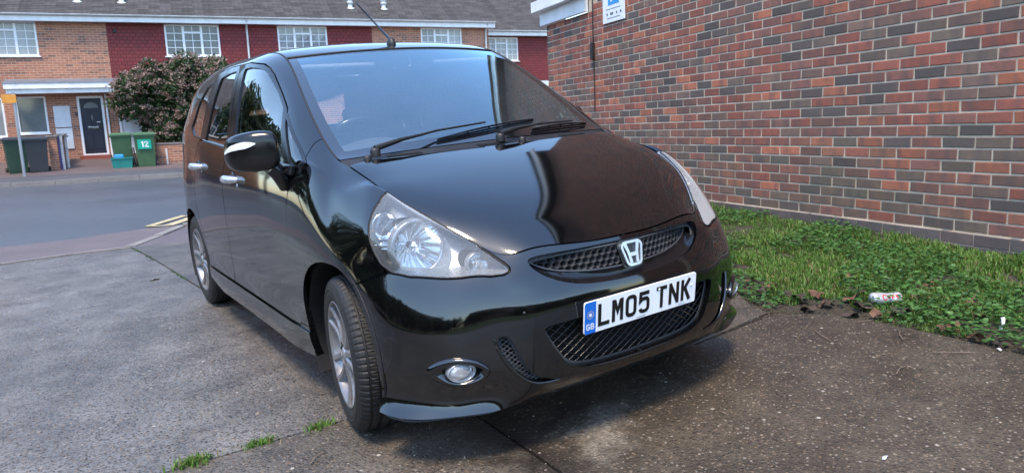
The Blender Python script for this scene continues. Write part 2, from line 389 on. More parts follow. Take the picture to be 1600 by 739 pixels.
# street
sheet('pavement', [tuple(SP(-22, 4.6, 0)[:2]), (-9, 7.42), (-4, 6.52), (-1.97, 6.22), (-1.4, 6.27), (-.90, 6.22), (-.34, 6.22), (1.2, 5.97), (2.4, 5.62), tuple(SP(12, 5.2, 0)[:2]), tuple(SP(30, 5.6, 0)[:2]), tuple(SP(30, 7.4, 0)[:2]), tuple(SP(3.2, 7.75, 0)[:2]), tuple(SP(2.3, 7.6, 0)[:2]), tuple(SP(1.62, 7.2, 0)[:2]), tuple(SP(.99, 7.02, 0)[:2]), tuple(SP(-22, 7.0, 0)[:2])], M['pavement'], .6, -.004)
sheet('road', [tuple(SP(s, t, 0)[:2]) for s, t in ((-60, 6.3), (90, 6.3), (90, 18.75), (-60, 18.75))], M['road'], 1.2, -.010)
sheet('soil_bank', [(1.40, -6), (1.5, .1), (1.25, .5), (1.7, 2), (2.3, 4.8)]+[tuple(WP(5.4, .02, 0)[:2]), tuple(WP(-8, .02, 0)[:2])], M['soil'], .3, -.012)
# kerbs: set stones, each a piece
def box_on(name, a, b, w, h, mat, parent, z0, z1):
    a = Vector(a); b = Vector(b); d = (b-a).normalized(); n = Vector((-d.y, d.x, 0))
    mb = MB(); V = []
    for p, z in ((a, z0), (b, z1)):
        for q, zz in ((-w/2, -.12), (w/2, -.12), (w/2, h), (-w/2, h)): V.append(p+n*q+Vector((0, 0, z+zz)))
    mb.add(V, [(0, 1, 2, 3), (7, 6, 5, 4), (0, 4, 5, 1), (1, 5, 6, 2), (2, 6, 7, 3), (3, 7, 4, 0)])
    return mb.build(name, mat, parent)
kb = empty('far_kerb'); kb['kind'] = 'structure'
for i in range(44):
    s = -14+i*.92; box_on('kerb_stone', SP(s, 18.82, 0), SP(s+.912, 18.82, 0), .14, .10+rnd.uniform(-.006, .006), M['kerb'], kb, .10, .10)
nk = empty('near_kerb'); nk['kind'] = 'structure'
pts = [SP(2.27, 6.10, 0), SP(2.72, 7.51, 0)]
d_ = (pts[1]-pts[0])/2
for i in range(2): box_on('kerb_stone', pts[0]+d_*i, pts[0]+d_*(i+.985), .10, .003+.008*i, M['kerb'], nk, float(H(*(pts[0]+d_*i)[:2])), float(H(*(pts[0]+d_*(i+1))[:2])))
for i in range(26):
    s = 2.74+i*.92; box_on('kerb_stone', SP(s, 7.53-.002*i, 0), SP(s+.91, 7.53-.002*i, 0), .11, .02, M['kerb'], nk, .045, .045)
# thin edging between drive and footway
ed = empty('drive_edging'); ed['kind'] = 'structure'
ep = [(-4, 6.51), (-2.95, 6.36), (-1.97, 6.21), (-1.4, 6.26), (-.91, 6.21)]
for a, b in zip(ep[:-1], ep[1:]):
    for k in range(2 if abs(b[0]-a[0]) > .7 else 1):
        q = 2 if abs(b[0]-a[0]) > .7 else 1
        p0 = (a[0]+(b[0]-a[0])*k/q, a[1]+(b[1]-a[1])*k/q, 0); p1 = (a[0]+(b[0]-a[0])*(k+.985)/q, a[1]+(b[1]-a[1])*(k+.985)/q, 0)
        box_on('edging_stone', p0, p1, .05, .012, M['kerb'], ed, float(H(p0[0], p0[1])), float(H(p1[0], p1[1])))
# yellow line ends
ym = empty('double_yellow_lines'); ym['kind'] = 'structure'
def strip(name, pts, mat, parent, dz): return sheet(name, pts, mat, .5, dz, None, parent=parent)
for pp in ([(-.55, 8.06), (-.50, 7.95), (.06, 8.76), (.02, 8.90)], [(-.33, 7.98), (-.26, 7.86), (.06, 8.36), (.0, 8.50)], [(-.55, 8.06), (-.52, 7.96), (-.28, 7.86), (-.33, 7.96)]):
    strip('yellow_line', pp, M['yellow'], ym, .001)
for t0, t1 in ((8.30, 8.40), (8.58, 8.68)): strip('yellow_line', [tuple(SP(s, t, 0)[:2]) for s, t in ((2.75, t0), (26, t0), (26, t1), (2.75, t1))], M['yellow'], ym, .001)
sheet('far_pavement', [tuple(SP(s, t, 0)[:2]) for s, t in ((-30, 18.89), (45, 18.89), (45, 21.3), (-30, 21.3))], M['footway'], 2, .0, hf=lambda x, y: .19+.018*(x*MM[0]+y*MM[1]-18.9))
sheet('front_gardens', [tuple(SP(s, t, 0)[:2]) for s, t in ((-30, 21.3), (45, 21.3), (45, 27), (-30, 27))], M['pavement'], 2, .0, hf=lambda x, y: np.interp(x*MM[0]+y*MM[1], [21.3, 23.2, 25.2, 27], [.235, .27, .56, .58]))
# ------------------------------------------------------------------ brick materials
def brick_piece_mat(name, src):
    "one fired brick: colour of its own plus burn bands, specks and grain"
    m, nt, out = new_mat(name)
    if src == 'object':
        oi = nd(nt, 'ShaderNodeObjectInfo'); col = oi.outputs['Color']; rv = oi.outputs['Random']; co = objco(nt)
        ad = nd(nt, 'ShaderNodeVectorMath'); ad.operation = 'MULTIPLY_ADD'; cb = nd(nt, 'ShaderNodeCombineXYZ')
        nt.links.new(rv, cb.inputs[0]); nt.links.new(rv, cb.inputs[2]); nt.links.new(cb.outputs[0], ad.inputs[0]); ad.inputs[1].default_value = (37, 0, 91); nt.links.new(co, ad.inputs[2]); co = ad.outputs[0]
    else:
        at = nd(nt, 'ShaderNodeVertexColor'); at.layer_name = 'Col'; col = at.outputs[0]; co = objco(nt)
    mp = nd(nt, 'ShaderNodeMapping'); mp.inputs['Scale'].default_value = (11, 1, 2.2); nt.links.new(co, mp.inputs[0])
    band = noise(nt, mp.outputs[0], 1.0, 2, .4); gr = noise(nt, co, 120, 5, .7); md = noise(nt, co, 22, 5, .65)
    c = mixc(nt, ramp(nt, band, [(.48, 0), (.66, .5)]), col, (.085, .074, .070))
    c = mixc(nt, ramp(nt, band, [(.28, .35), (.40, 0)]), c, mixc(nt, .5, col, (.36, .15, .09)))
    c = mixc(nt, ramp(nt, md, [(.35, .32), (.6, 0)]), c, (.08, .06, .055))
    c = mixc(nt, ramp(nt, gr, [(.58, 0), (.75, .35)]), c, (.34, .27, .22))
    pos = nd(nt, 'ShaderNodeSeparateXYZ'); nt.links.new(geoco(nt), pos.inputs[0])
    pri(nt, out, c, .82, 0, bump(nt, gr, .5, .003, bump(nt, md, .4, .006)), 0, .3); return m
M['brick_o'] = brick_piece_mat('weathered brick', 'object')
M['brick_c'] = brick_piece_mat('weathered bricks', 'col')
def mortar_mat():
    m, nt, out = new_mat('cream mortar'); co = geoco(nt)
    a = noise(nt, co, 6, 5, .6); b = noise(nt, co, 160, 4, .7)
    c = mixc(nt, ramp(nt, a, [(.3, 0), (.7, 1)]), (.42, .345, .255), (.60, .505, .385)); c = mixc(nt, ramp(nt, b, [(.3, .45), (.55, 0)]), c, (.2, .17, .14))
    pri(nt, out, c, .9, 0, bump(nt, b, .6, .004), 0, .2); return m
M['mortar'] = mortar_mat()
def brick_tex(name, c1, c2, mortar, w=.225, h=.075, swap=True, dark=(.09, .07, .065)):
    "brickwork too far off to pick out single bricks"
    m, nt, out = new_mat(name); co = objco(nt)
    sp = nd(nt, 'ShaderNodeSeparateXYZ'); nt.links.new(co, sp.inputs[0]); cb = nd(nt, 'ShaderNodeCombineXYZ')
    nt.links.new(math_(nt, 'ADD', sp.outputs[0], sp.outputs[1]), cb.inputs[0]); nt.links.new(sp.outputs[2], cb.inputs[1])
    br = nd(nt, 'ShaderNodeTexBrick'); nt.links.new(cb.outputs[0], br.inputs['Vector'])
    br.inputs['Scale'].default_value = 1; br.inputs['Brick Width'].default_value = w; br.inputs['Row Height'].default_value = h
    br.inputs['Mortar Size'].default_value = .006; br.inputs['Mortar Smooth'].default_value = .1
    br.inputs['Color1'].default_value = (*c1, 1); br.inputs['Color2'].default_value = (*c2, 1); br.inputs['Mortar'].default_value = (*mortar, 1)
    n = noise(nt, cb.outputs[0], 2.3, 5, .6)
    # some dark headers: noise sampled once per brick
    mp = nd(nt, 'ShaderNodeMapping'); mp.inputs['Scale'].default_value = (1/w, 1/h, 1); nt.links.new(cb.outputs[0], mp.inputs[0])
    wn_ = nd(nt, 'ShaderNodeTexWhiteNoise'); wn_.noise_dimensions = '2D'; fl = nd(nt, 'ShaderNodeVectorMath'); fl.operation = 'FLOOR'
    nt.links.new(mp.outputs[0], fl.inputs[0]); nt.links.new(fl.outputs[0], wn_.inputs[0])
    dk = math_(nt, 'MULTIPLY', ramp(nt, wn_.outputs['Value'], [(.80, 0), (.84, .6)]), math_(nt, 'SUBTRACT', 1.0, br.outputs['Fac']))
    c = mixc(nt, dk, br.outputs['Color'], dark); c = mixc(nt, ramp(nt, n, [(.3, .25), (.6, 0)]), c, tuple(x*.5 for x in c1))
    pri(nt, out, c, .85, 0, bump(nt, math_(nt, 'SUBTRACT', 1.0, br.outputs['Fac']), .6, .006), 0, .25); return m
M['brick_wall_far'] = brick_tex('mixed brickwork', (.22, .085, .06), (.13, .068, .055), (.34, .28, .21))
M['white_trim'] = simple('white painted board', (.74, .75, .76), .4, 0, .12, 4)
M['roof_grey'] = simple('grey brown roof tiles', (.075, .066, .062), .85, 0, .4, 6, .4)
# ------------------------------------------------------------------ the brick building beside the drive
bld = empty('brick_building', tuple(WP(0, 0, 0)), math.atan2(-WD[1], -WD[0]))
tag(bld, 'tall red and grey brick building with plinth beside the grass strip', 'building')
ZP = .283; CO = .075; BL = .2135; BH = .0632
CAMP = np.array([-1.739, -1.751, 1.068])
def to_px(Pw):
    q = np.asarray(Pw, float)-CAMP; X = q@np.array(CAMX); Y = q@np.array(CAMY); Z = -(q@np.array(CAMZ))
    return 800+1139.9*X/Z, 369.5-1139.9*Y/Z, Z
def brick_mesh(name, L, h, d, seed, b=.0035):
    r = random.Random(seed); bm = bmesh.new(); bmesh.ops.create_cube(bm, size=1)
    for v in bm.verts:
        v.co = Vector((v.co.x*L, (v.co.y+.5)*d, v.co.z*h))
        v.co += Vector((r.uniform(-.002, .002), r.uniform(-.0012, .0012), r.uniform(-.0016, .0016)))
    fe = [e for e in bm.edges if all(v.co.y < d*.5 for v in e.verts)]
    bmesh.ops.bevel(bm, geom=fe, offset=b, segments=1, affect='EDGES')
    bmesh.ops.delete(bm, geom=[f for f in bm.faces if all(v.co.y > d*.8 for v in f.verts)], context='FACES')
    me = bpy.data.meshes.new(name); bm.to_mesh(me); bm.free(); return me
brick_vars = [brick_mesh('brick', BL, BH, .05, k) for k in range(8)]
for me in brick_vars: me.materials.append(M['brick_o'])
plinth_vars = [brick_mesh('plinth_brick', .222, .072, .06, 20+k) for k in range(4)]
for me in plinth_vars: me.materials.append(M['brick_o'])
def brick_color(s, z):
    r = rnd.random(); up = min(1, max(0, (s-2.5)/3.0))*min(1, max(0, (z-1.0)/.8))
    dirty = min(1, max(0, (1.25-z)/.8))
    if r < .32+.16*up-.10*dirty: c = (.30, .110, .082)
    elif r < .41+.22*up-.06*dirty: c = (.40, .155, .095)
    elif r < .68: c = (.225, .110, .092)
    elif r < .80: c = (.19, .132, .112)
    elif r < .93: c = (.105, .094, .092)
    else: c = (.155, .128, .108)
    k = rnd.uniform(.72, 1.10); c = (c[0]*k*1.05, c[1]*k*.93, c[2]*k*.84)
    al = dirty*rnd.uniform(.0, .75)*(1.0 if s > 1 else .7)
    return tuple(a*(1-al)+b*al for a, b in zip(c, (.120, .112, .078)))
bricks = []
S_L, S_R = 6.562, -1.75
for k in range(37):
    z = ZP+CO*k+BH/2+.005
    ph = 2.782+.1125+(.1125 if k % 2 else 0)
    n0 = math.floor((S_R-ph)/.225); n1 = math.ceil((S_L-ph)/.225)
    for n in range(n0, n1+1):
        s = ph+n*.225; L = BL; a, b = s-BL/2, s+BL/2
        if a < S_R or a > S_L-.03: continue
        if z > 2.38-.03 and b > 5.36: continue
        if b > S_L: b = S_L; L = b-a; s = (a+b)/2
        bricks.append([s, z, L, brick_color(s, z), 0])
for k in range(4):        # plinth courses, proud of the wall
    z = ZP-.005-.0375-.075*k
    for n in range(-8, 31):
        s = n*.225+(.1125 if k % 2 else 0)+.05
        if s > S_L-.1: continue
        g = rnd.uniform(.8, 1.15); c = tuple(x*g for x in rnd.choice([(.115, .092, .088), (.125, .105, .098), (.10, .088, .085), (.135, .10, .09)]))
        bricks.append([s, z, .222, c, 1])
for b in bricks:
    x, y, Z = to_px(WP(b[0], 0, b[1]))
    b.append(Z if (-40 < x < 1640 and -30 < y < 770 and b[1] > .10) else 99)
bricks.sort(key=lambda b: b[5])
wall_me = MB()
sv = []; sf = []; sc = []
for i, (s, z, L, c, pl, key) in enumerate(bricks):
    off = rnd.uniform(-.0005, .0025); rot = rnd.uniform(-.006, .006)
    var = plinth_vars if pl else brick_vars
    if i < 300:
        o = bpy.data.objects.new('brick' if not pl else 'plinth_brick', var[rnd.randrange(len(var))]); C.objects.link(o); o.parent = bld
        o.location = (-s, -.005-off-(.014 if pl else 0), z); o.rotation_euler = (0, rot, rnd.uniform(-.005, .005)); o.color = (*c, 1)
        if abs(L-BL) > .01 and not pl: o.scale = (L/BL, 1, 1)
    else:
        me = var[rnd.randrange(len(var))]; n = len(me.vertices); V = np.zeros(n*3, np.float32); me.vertices.foreach_get('co', V); V = V.reshape(-1, 3)
        if not pl: V = V*np.array([L/BL, 1, 1])
        b0 = sum(len(q) for q in sv) if False else (sv_n if i > 300 else 0)
        sv.append(V+np.array([-s, -.005-off-(.014 if pl else 0), z])); sf += [[j+b0 for j in p.vertices] for p in me.polygons]; sc.append(np.tile(c, (n, 1)))
        sv_n = b0+n
me = arr_mesh('remaining_bricks', np.concatenate(sv), sf, cols=np.concatenate(sc)); o = link('remaining_bricks', me, M['brick_c'], bld); o['kind'] = 'stuff'
mb = MB()
mb.box((-5.36, -.0012, -.3), (1.75, .30, 3.06)); mb.box((-S_L+.004, -.0012, -.3), (-5.361, .30, 2.38)); mb.build('mortar_core', M['mortar'], bld)
mb = MB(); mb.box((-S_L+.002, -.0155, -.3), (1.75, .05, ZP-.006)); mb.build('plinth_bed', M['mortar'], bld)
# gable end above: brickwork, barge boards and the roof behind
SG0, SG1, SA, ZE, ZA = 5.36, -2.76, 1.30, 4.75, 7.20
RX = Matrix(((1, 0, 0, 0), (0, 0, 1, 0), (0, 1, 0, 0), (0, 0, 0, 1)))       # polygon (x, z) pushed back along y
mb = MB(); mb.prism([(-SG0, 3.061), (1.75, 3.061), (1.75, -.3), (-SG1, -.3), (-SG1, ZE), (-SA, ZA), (-SG0, ZE)], .28, RX)
mb.box((-SG0+.004, .30, 2.60), (-SG0+.26, 9, ZE)); mb.box((-SG1-.26, .30, -.3), (-SG1-.004, 9, ZE)); mb.box((-S_L+.004, .301, -.3), (-S_L+.25, 8, 2.37)); mb.build('upper_wall', M['brick_wall_far'], bld)
for a, b in (((-SG0-.35, ZE-.16), (-SA, ZA+.06)), ((-SG1+.35, ZE-.16), (-SA, ZA+.06))):
    mb = MB(); mb.prism([(a[0], a[1]), (b[0], b[1]), (b[0], b[1]+.20), (a[0], a[1]+.20)] if a[0] < b[0] else [(b[0], b[1]), (a[0], a[1]), (a[0], a[1]+.20), (b[0], b[1]+.20)], .03, Matrix.Translation((0, -.16, 0)) @ RX); mb.build('barge_board', M['white_trim'], bld)
    mb = MB(); mb.add([(a[0], -.20, a[1]+.21), (b[0], -.20, b[1]+.21), (b[0], 9.2, b[1]+.21), (a[0], 9.2, a[1]+.21), (a[0], -.20, a[1]+.25), (b[0], -.20, b[1]+.25), (b[0], 9.2, b[1]+.25), (a[0], 9.2, a[1]+.25)], [(0, 1, 2, 3), (7, 6, 5, 4), (0, 4, 5, 1), (3, 2, 6, 7), (0, 3, 7, 4)]); mb.build('roof_slope', M['roof_grey'], bld)
mb = MB(); mb.box((-6.66, -.06, 2.385), (-5.365, -.012, 2.56)); mb.box((-6.72, -.16, 2.565), (-5.30, -.08, 2.70)); mb.box((-6.72, -.08, 2.60), (-5.365, 7.8, 2.64)); mb.build('fascia', M['white_trim'], bld)
# ------------------------------------------------------------------ things on that wall
M['sign_white'] = simple('white sign board', (.72, .75, .78), .25, 0, .05, 6)
M['sign_blue'] = simple('sign blue', (.03, .28, .62), .3, 0, .1, 8)
M['sign_grey'] = simple('sign print', (.10, .11, .13), .5, 0, .1, 30)
sg = empty('wall_sign', tuple(WP(4.745, .012, 2.18)), math.atan2(-WD[1], -WD[0])); tag(sg, 'white sign board with blue square mounted high on the brick wall', 'sign')
MB().bbox((-.24, -.012, 0), (.24, 0, .66), .002).build('board', M['sign_white'], sg)
mb = MB(); mb.box((-.115, -.0135, .19), (.13, -.0125, .44)); mb.build('blue_square', M['sign_blue'], sg)
mb = MB(); mb.box((-.06, -.0148, .225), (-.02, -.0138, .40)); mb.box((-.02, -.0148, .36), (.05, -.0138, .40)); mb.box((-.02, -.0148, .29), (.05, -.0138, .32)); mb.box((.03, -.0148, .32), (.06, -.0138, .36)); mb.build('letter', M['sign_white'], sg)
mb = MB()
for x0, x1 in ((-.155, -.125), (-.07, -.04), (-.035, -.005), (.06, .085), (.145, .175)): mb.box((x0, -.0138, .080), (x1, -.0128, .107))
for z, a, b in ((.145, -.16, .16), (.045, -.14, .14)): mb.box((a, -.0138, z), (b, -.0128, z+.006))
mb.build('small_print', M['sign_grey'], sg)
M['cable'] = simple('black cable', (.012, .012, .012), .5)
cbx = empty('wall_cable', tuple(WP(5.25, .0, 1.186)), math.atan2(-WD[1], -WD[0])); tag(cbx, 'thin black cable with junction box running down the brick wall', 'cable')
MB().tube([(.004*math.sin(z*5), -.014, z) for z in np.linspace(0, 1.9, 24)], .007, 6).build('cable_run', M['cable'], cbx)
MB().bbox((-.028, -.05, .62), (.028, -.008, .82), .008).build('junction_box', M['cable'], cbx)
# ------------------------------------------------------------------ the terrace across the road
M['brick_house'] = brick_tex('orange terrace brick', (.42, .185, .108), (.31, .135, .09), (.52, .41, .33))
def hung_tile():
    m, nt, out = new_mat('red hung tiles'); co = objco(nt); sp = nd(nt, 'ShaderNodeSeparateXYZ'); nt.links.new(co, sp.inputs[0])
    cb = nd(nt, 'ShaderNodeCombineXYZ'); nt.links.new(sp.outputs[0], cb.inputs[0]); nt.links.new(sp.outputs[2], cb.inputs[1])
    br = nd(nt, 'ShaderNodeTexBrick'); nt.links.new(cb.outputs[0], br.inputs['Vector']); br.inputs['Scale'].default_value = 1
    br.inputs['Brick Width'].default_value = .17; br.inputs['Row Height'].default_value = .115; br.inputs['Mortar Size'].default_value = .010
    br.inputs['Color1'].default_value = (.21, .036, .038, 1); br.inputs['Color2'].default_value = (.16, .028, .031, 1); br.inputs['Mortar'].default_value = (.07, .016, .018, 1)
    n = noise(nt, cb.outputs[0], 1.6, 5, .6); c = mixc(nt, ramp(nt, n, [(.35, .3), (.6, 0)]), br.outputs[0], (.12, .035, .035))
    pri(nt, out, c, .7, 0, bump(nt, math_(nt, 'SUBTRACT', 1.0, br.outputs['Fac']), .6, .01), 0, .3); return m
M['hung'] = hung_tile()
def roof_mat():
    m, nt, out = new_mat('concrete roof tiles'); co = objco(nt)
    sp = nd(nt, 'ShaderNodeSeparateXYZ'); nt.links.new(co, sp.inputs[0])
    cell = nd(nt, 'ShaderNodeCombineXYZ'); nt.links.new(math_(nt, 'FLOOR', math_(nt, 'MULTIPLY', sp.outputs[0], 3.0)), cell.inputs[0]); nt.links.new(math_(nt, 'FLOOR', math_(nt, 'MULTIPLY', sp.outputs[2], 11)), cell.inputs[1])
    wn_ = nd(nt, 'ShaderNodeTexWhiteNoise'); wn_.noise_dimensions = '2D'; nt.links.new(cell.outputs[0], wn_.inputs[0])
    wv = math_(nt, 'FRACT', math_(nt, 'MULTIPLY', sp.outputs[0], 6.0)); wv = math_(nt, 'ABSOLUTE', math_(nt, 'SUBTRACT', wv, .5))
    n = noise(nt, co, 3, 6, .65); n2 = noise(nt, co, 25, 4)
    c = mixc(nt, wn_.outputs['Value'], (.050, .045, .045), (.092, .085, .083)); c = mixc(nt, ramp(nt, n2, [(.6, 0), (.72, .6)]), c, (.19, .185, .175))
    c = mixc(nt, ramp(nt, n, [(.35, .4), (.6, 0)]), c, (.045, .04, .038))
    pri(nt, out, c, .85, 0, bump(nt, wv, 1.0, .03), 0, .25); return m
M['roof'] = roof_mat()
M['render_white'] = simple('white painted render', (.62, .64, .62), .7, 0, .15, 3, .2)
M['upvc'] = simple('white upvc', (.76, .78, .80), .32, 0, .06, 3)
M['gutter'] = simple('grey white gutter', (.55, .57, .58), .4, 0, .15, 4)
M['pane'] = None
def pane_mat(name, c0, c1):
    m, nt, out = new_mat(name); co = geoco(nt); n = noise(nt, co, 1.1, 3)
    pri(nt, out, mixc(nt, ramp(nt, n, [(.35, 0), (.65, 1)]), c0, c1), .05, 0, None, 0, .6); return m
M['pane'] = pane_mat('window pane over dark room', (.035, .042, .055), (.10, .115, .13))
M['pane_net'] = pane_mat('window pane over net curtain', (.17, .19, .20), (.30, .32, .33))
M['frosted'] = pane_mat('frosted glass', (.13, .15, .15), (.20, .22, .22))
M['navy'] = simple('navy composite door', (.006, .009, .022), .5, 0, .2, 6)
M['lead'] = simple('lead sheet', (.15, .18, .22), .5, .2, .2, 3)
M['redstep'] = simple('red painted step', (.24, .055, .035), .6, 0, .2, 6)
M['cupboard'] = simple('off white cupboard', (.62, .65, .68), .5, 0, .1, 4)
M['alarm'] = simple('dark vent', (.03, .03, .03), .5)
def wall_holes(mb, x0, x1, z0, z1, holes, rev=.10, y=0.0):
    "front face with window holes and their reveals"
    xs = sorted({x0, x1, *[h[0] for h in holes], *[h[1] for h in holes]}); zs = sorted({z0, z1, *[h[2] for h in holes], *[h[3] for h in holes]})
    for a, b in zip(xs[:-1], xs[1:]):
        for c, d in zip(zs[:-1], zs[1:]):
            cx, cz = (a+b)/2, (c+d)/2
            if any(h[0] < cx < h[1] and h[2] < cz < h[3] for h in holes): continue
            mb.add([(a, y, c), (b, y, c), (b, y, d), (a, y, d)], [(0, 1, 2, 3)])
    for a, b, c, d in holes:
        for p in (((a, c), (a, d)), ((a, d), (b, d)), ((b, d), (b, c)), ((b, c), (a, c))):
            (p0, q0), (p1, q1) = p; mb.add([(p0, y, q0), (p1, y, q1), (p1, y+rev, q1), (p0, y+rev, q0)], [(0, 1, 2, 3)])
def window(parent, x0, x1, z0, z1, pane='pane', y=.04, rows=4, simplew=False):
    f = .055; mb = MB(); W = x1-x0
    for a, b, c, d in ((x0, x1, z1-f, z1), (x0, x1, z0, z0+f), (x0, x0+f, z0+f, z1-f), (x1-f, x1, z0+f, z1-f)): mb.box((a, y-.03, c), (b, y+.05, d))
    mb.box((x0-.05, y-.09, z0-.035), (x1+.05, y-.005, z0-.002))
    ml = [x0+W*.335, x0+W*.665] if not simplew else []
    mw_ = .075
    for q in ml: mb.box((q-mw_/2, y-.028, z0+f+.001), (q+mw_/2, y+.05, z1-f-.001))
    bounds = [x0+f]+[v for q in ml for v in (q-mw_/2, q+mw_/2)]+[x1-f]
    tz = z1-f-(z1-z0)*.20
    if not simplew: mb.box((bounds[2]+.001, y-.027, tz-.03), (bounds[3]-.001, y+.05, tz+.03))
    w = mb.build('window', M['upvc'], parent)
    bars = MB(); panes = []
    for k in range(0, len(bounds), 2):
        a, b = bounds[k], bounds[k+1]; mid = (a+b)/2; bt = .010
        if simplew: panes.append((a, b, z0+f, z1-f)); continue
        if k == 2:
            bars.box((mid-bt, y, z0+f), (mid+bt, y+.03, tz-.031)); bars.box((mid-bt, y, tz+.031), (mid+bt, y+.03, z1-f))
            zz = np.linspace(z0+f, tz-.03, 4)
            for q in zz[1:-1]: bars.box((a, y+.002, q-bt), (b, y+.028, q+bt))
            for c, d in list(zip(zz[:-1], zz[1:]))+[(tz+.03, z1-f)]: panes += [(a, mid, c, d), (mid, b, c, d)]
        else:
            bars.box((mid-bt, y, z0+f), (mid+bt, y+.03, z1-f)); zz = np.linspace(z0+f, z1-f, rows+1)
            for q in zz[1:-1]: bars.box((a, y+.002, q-bt), (b, y+.028, q+bt))
            for c, d in zip(zz[:-1], zz[1:]): panes += [(a, mid, c, d), (mid, b, c, d)]
    if not simplew: bars.build('glazing_bars', M['upvc'], w)
    for a, b, c, d in panes:
        t = rnd.uniform(-.004, .004); m_ = MB(); m_.add([(a, y+.015+t, c), (b, y+.015-t, c), (b, y+.015-t*.5, d), (a, y+.015+t*.5, d)], [(0, 1, 2, 3)]); m_.build('pane', M[pane], w)
    return w
def house(name, label, s0, s1, mat_up, holes_up, z_eaves=5.02, tset=0.0, pane='pane', mat_low='brick_house', holes_low=(), zg=.3, vents=(), fascia_dirty=False, gl=0, gr=0, flip=False):
    p = SP(s0, TF+tset, 0); root = empty(name, tuple(p), -TH); tag(root, label, 'house', 'terraced houses across the road'); w = s1-s0
    split = 3.10
    mb = MB(); wall_holes(mb, .0, w, split, z_eaves+.05, [(a-s0, b-s0, c, d) for a, b, c, d in holes_up]); mb.build('upper_wall', M[mat_up], root)
    mb = MB(); wall_holes(mb, .0, w, zg-.4, split, [(a-s0, b-s0, c, d) for a, b, c, d in holes_low]); 
    mb.add([(0, .0, zg-.4), (0, 8, zg-.4), (0, 8, 5.0), (0, 0, 5.0)], [(0, 1, 2, 3)]); mb.add([(w, .0, zg-.4), (w, 8, zg-.4), (w, 8, 5.0), (w, 0, 5.0)], [(0, 1, 2, 3)]); mb.add([(0, 8, 0), (w, 8, 0), (w, 8, 5), (0, 8, 5)], [(0, 1, 2, 3)])
    mb.build('lower_wall', M[mat_low], root)
    for a, b, c, d in holes_up: window(root, a-s0, b-s0, c, d, pane)
    # eaves: soffit, fascia, gutter
    mb = MB(); mb.box((-gl, -.30, z_eaves-.11), (w+gr, -.27, z_eaves+.075)); mb.box((-gl, -.269, z_eaves-.10), (w+gr, -.0, z_eaves-.085)); mb.build('fascia', M['white_trim'], root)
    mb = MB()
    prof = [(-.36+.045*math.cos(q), z_eaves+.10+.045*math.sin(q)) for q in np.linspace(math.pi, 2*math.pi, 7)]
    V = [(x, py, pz) for x in (-gl, w+gr) for py, pz in prof]; n = len(prof); mb.add(V, [(i, i+1, n+i+1, n+i) for i in range(n-1)], True)
    mb.box((-gl, -.412, z_eaves+.095), (w+gr, -.405, z_eaves+.112)); mb.build('gutter', M['gutter'], root)
    # roof courses, each lapping the one below
    mb = MB(); sl = math.tan(R_(33)); dy = .105; y0 = -.40; z0 = z_eaves+.12
    for k in range(44):
        ya, yb = y0+k*dy, y0+(k+1)*dy+.02; za, zb = z0+k*dy*sl, z0+(k+1)*dy*sl+.013
        mb.add([(-gl, ya, za+.022), (w+gr, ya, za+.022), (w+gr, yb, zb), (-gl, yb, zb), (-gl, ya, za-.004), (w+gr, ya, za-.004)], [(0, 1, 2, 3), (4, 5, 1, 0)])
    yr = y0+44*dy; zr = z0+44*dy*sl
    mb.add([(-gl, yr, zr), (w+gr, yr, zr), (w+gr, yr+4.6, z0), (-gl, yr+4.6, z0)], [(0, 1, 2, 3)])
    rf = mb.build('roof', M['roof'], root)
    for vx in vents:
        vy = .42; vz = z0+(vy-y0)*sl; T = Matrix.Translation((vx-s0, vy, vz-.10))
        v_ = MB(); v_.lathe([(.17, 0), (.16, .06), (.085, .08), (.08, .22), (.12, .24), (.12, .28), (.085, .30), (.085, .34), (.125, .36), (.10, .42), (0, .44)], 16, T); v_.build('roof_vent', M['gutter'], rf)
    return root
W2z = (3.85, 4.91)
h0 = house('terraced_house', 'orange brick house with navy front door under a white canopy', -4.6, .735, 'brick_house', [(-2.95, -1.23, 3.86, 4.93)], holes_low=[(-2.07, -1.23, 1.43, 2.60), (-.36, .40, .66, 2.58), (-3.4, -2.38, 1.35, 2.58)], vents=(-.02,), pane='pane_net')
h1 = house('terraced_house', 'red tile hung house behind the large flowering bush', .736, 5.06, 'hung', [(2.46, 4.18, 3.85, 4.90)], vents=(1.26,), holes_low=[(.80, 1.75, .66, 2.58)])
h2 = house('terraced_house', 'red tile hung house seen over the left of the car roof', 5.061, 9.52, 'hung', [(6.12, 7.86, 3.85, 4.90)], vents=(8.87,), pane='pane_net')
h3 = house('terraced_house', 'orange brick end house seen above the windscreen, with white downpipe', 9.521, 14.22, 'brick_house', [(11.42, 13.08, 3.85, 4.90)], vents=(10.14,), gr=.18, pane='pane_net')
h4 = house('terraced_house', 'red tile hung house set back beside the brick building corner', 15.2, 20.2, 'hung', [(15.62, 17.30, 4.02, 5.08)], z_eaves=5.24, tset=4.0, gl=1.2, pane='pane_net', mat_low='render_white', holes_low=[(17.75, 18.35, 1.5, 2.7)])
window(h4, 17.75-15.2, 18.35-15.2, 1.5, 2.7, 'pane', simplew=True)
house('terraced_house', 'terraced brick house just beyond the left end of the view', -9.2, -4.601, 'brick_house', [(-8, -6.3, 3.85, 4.90)])
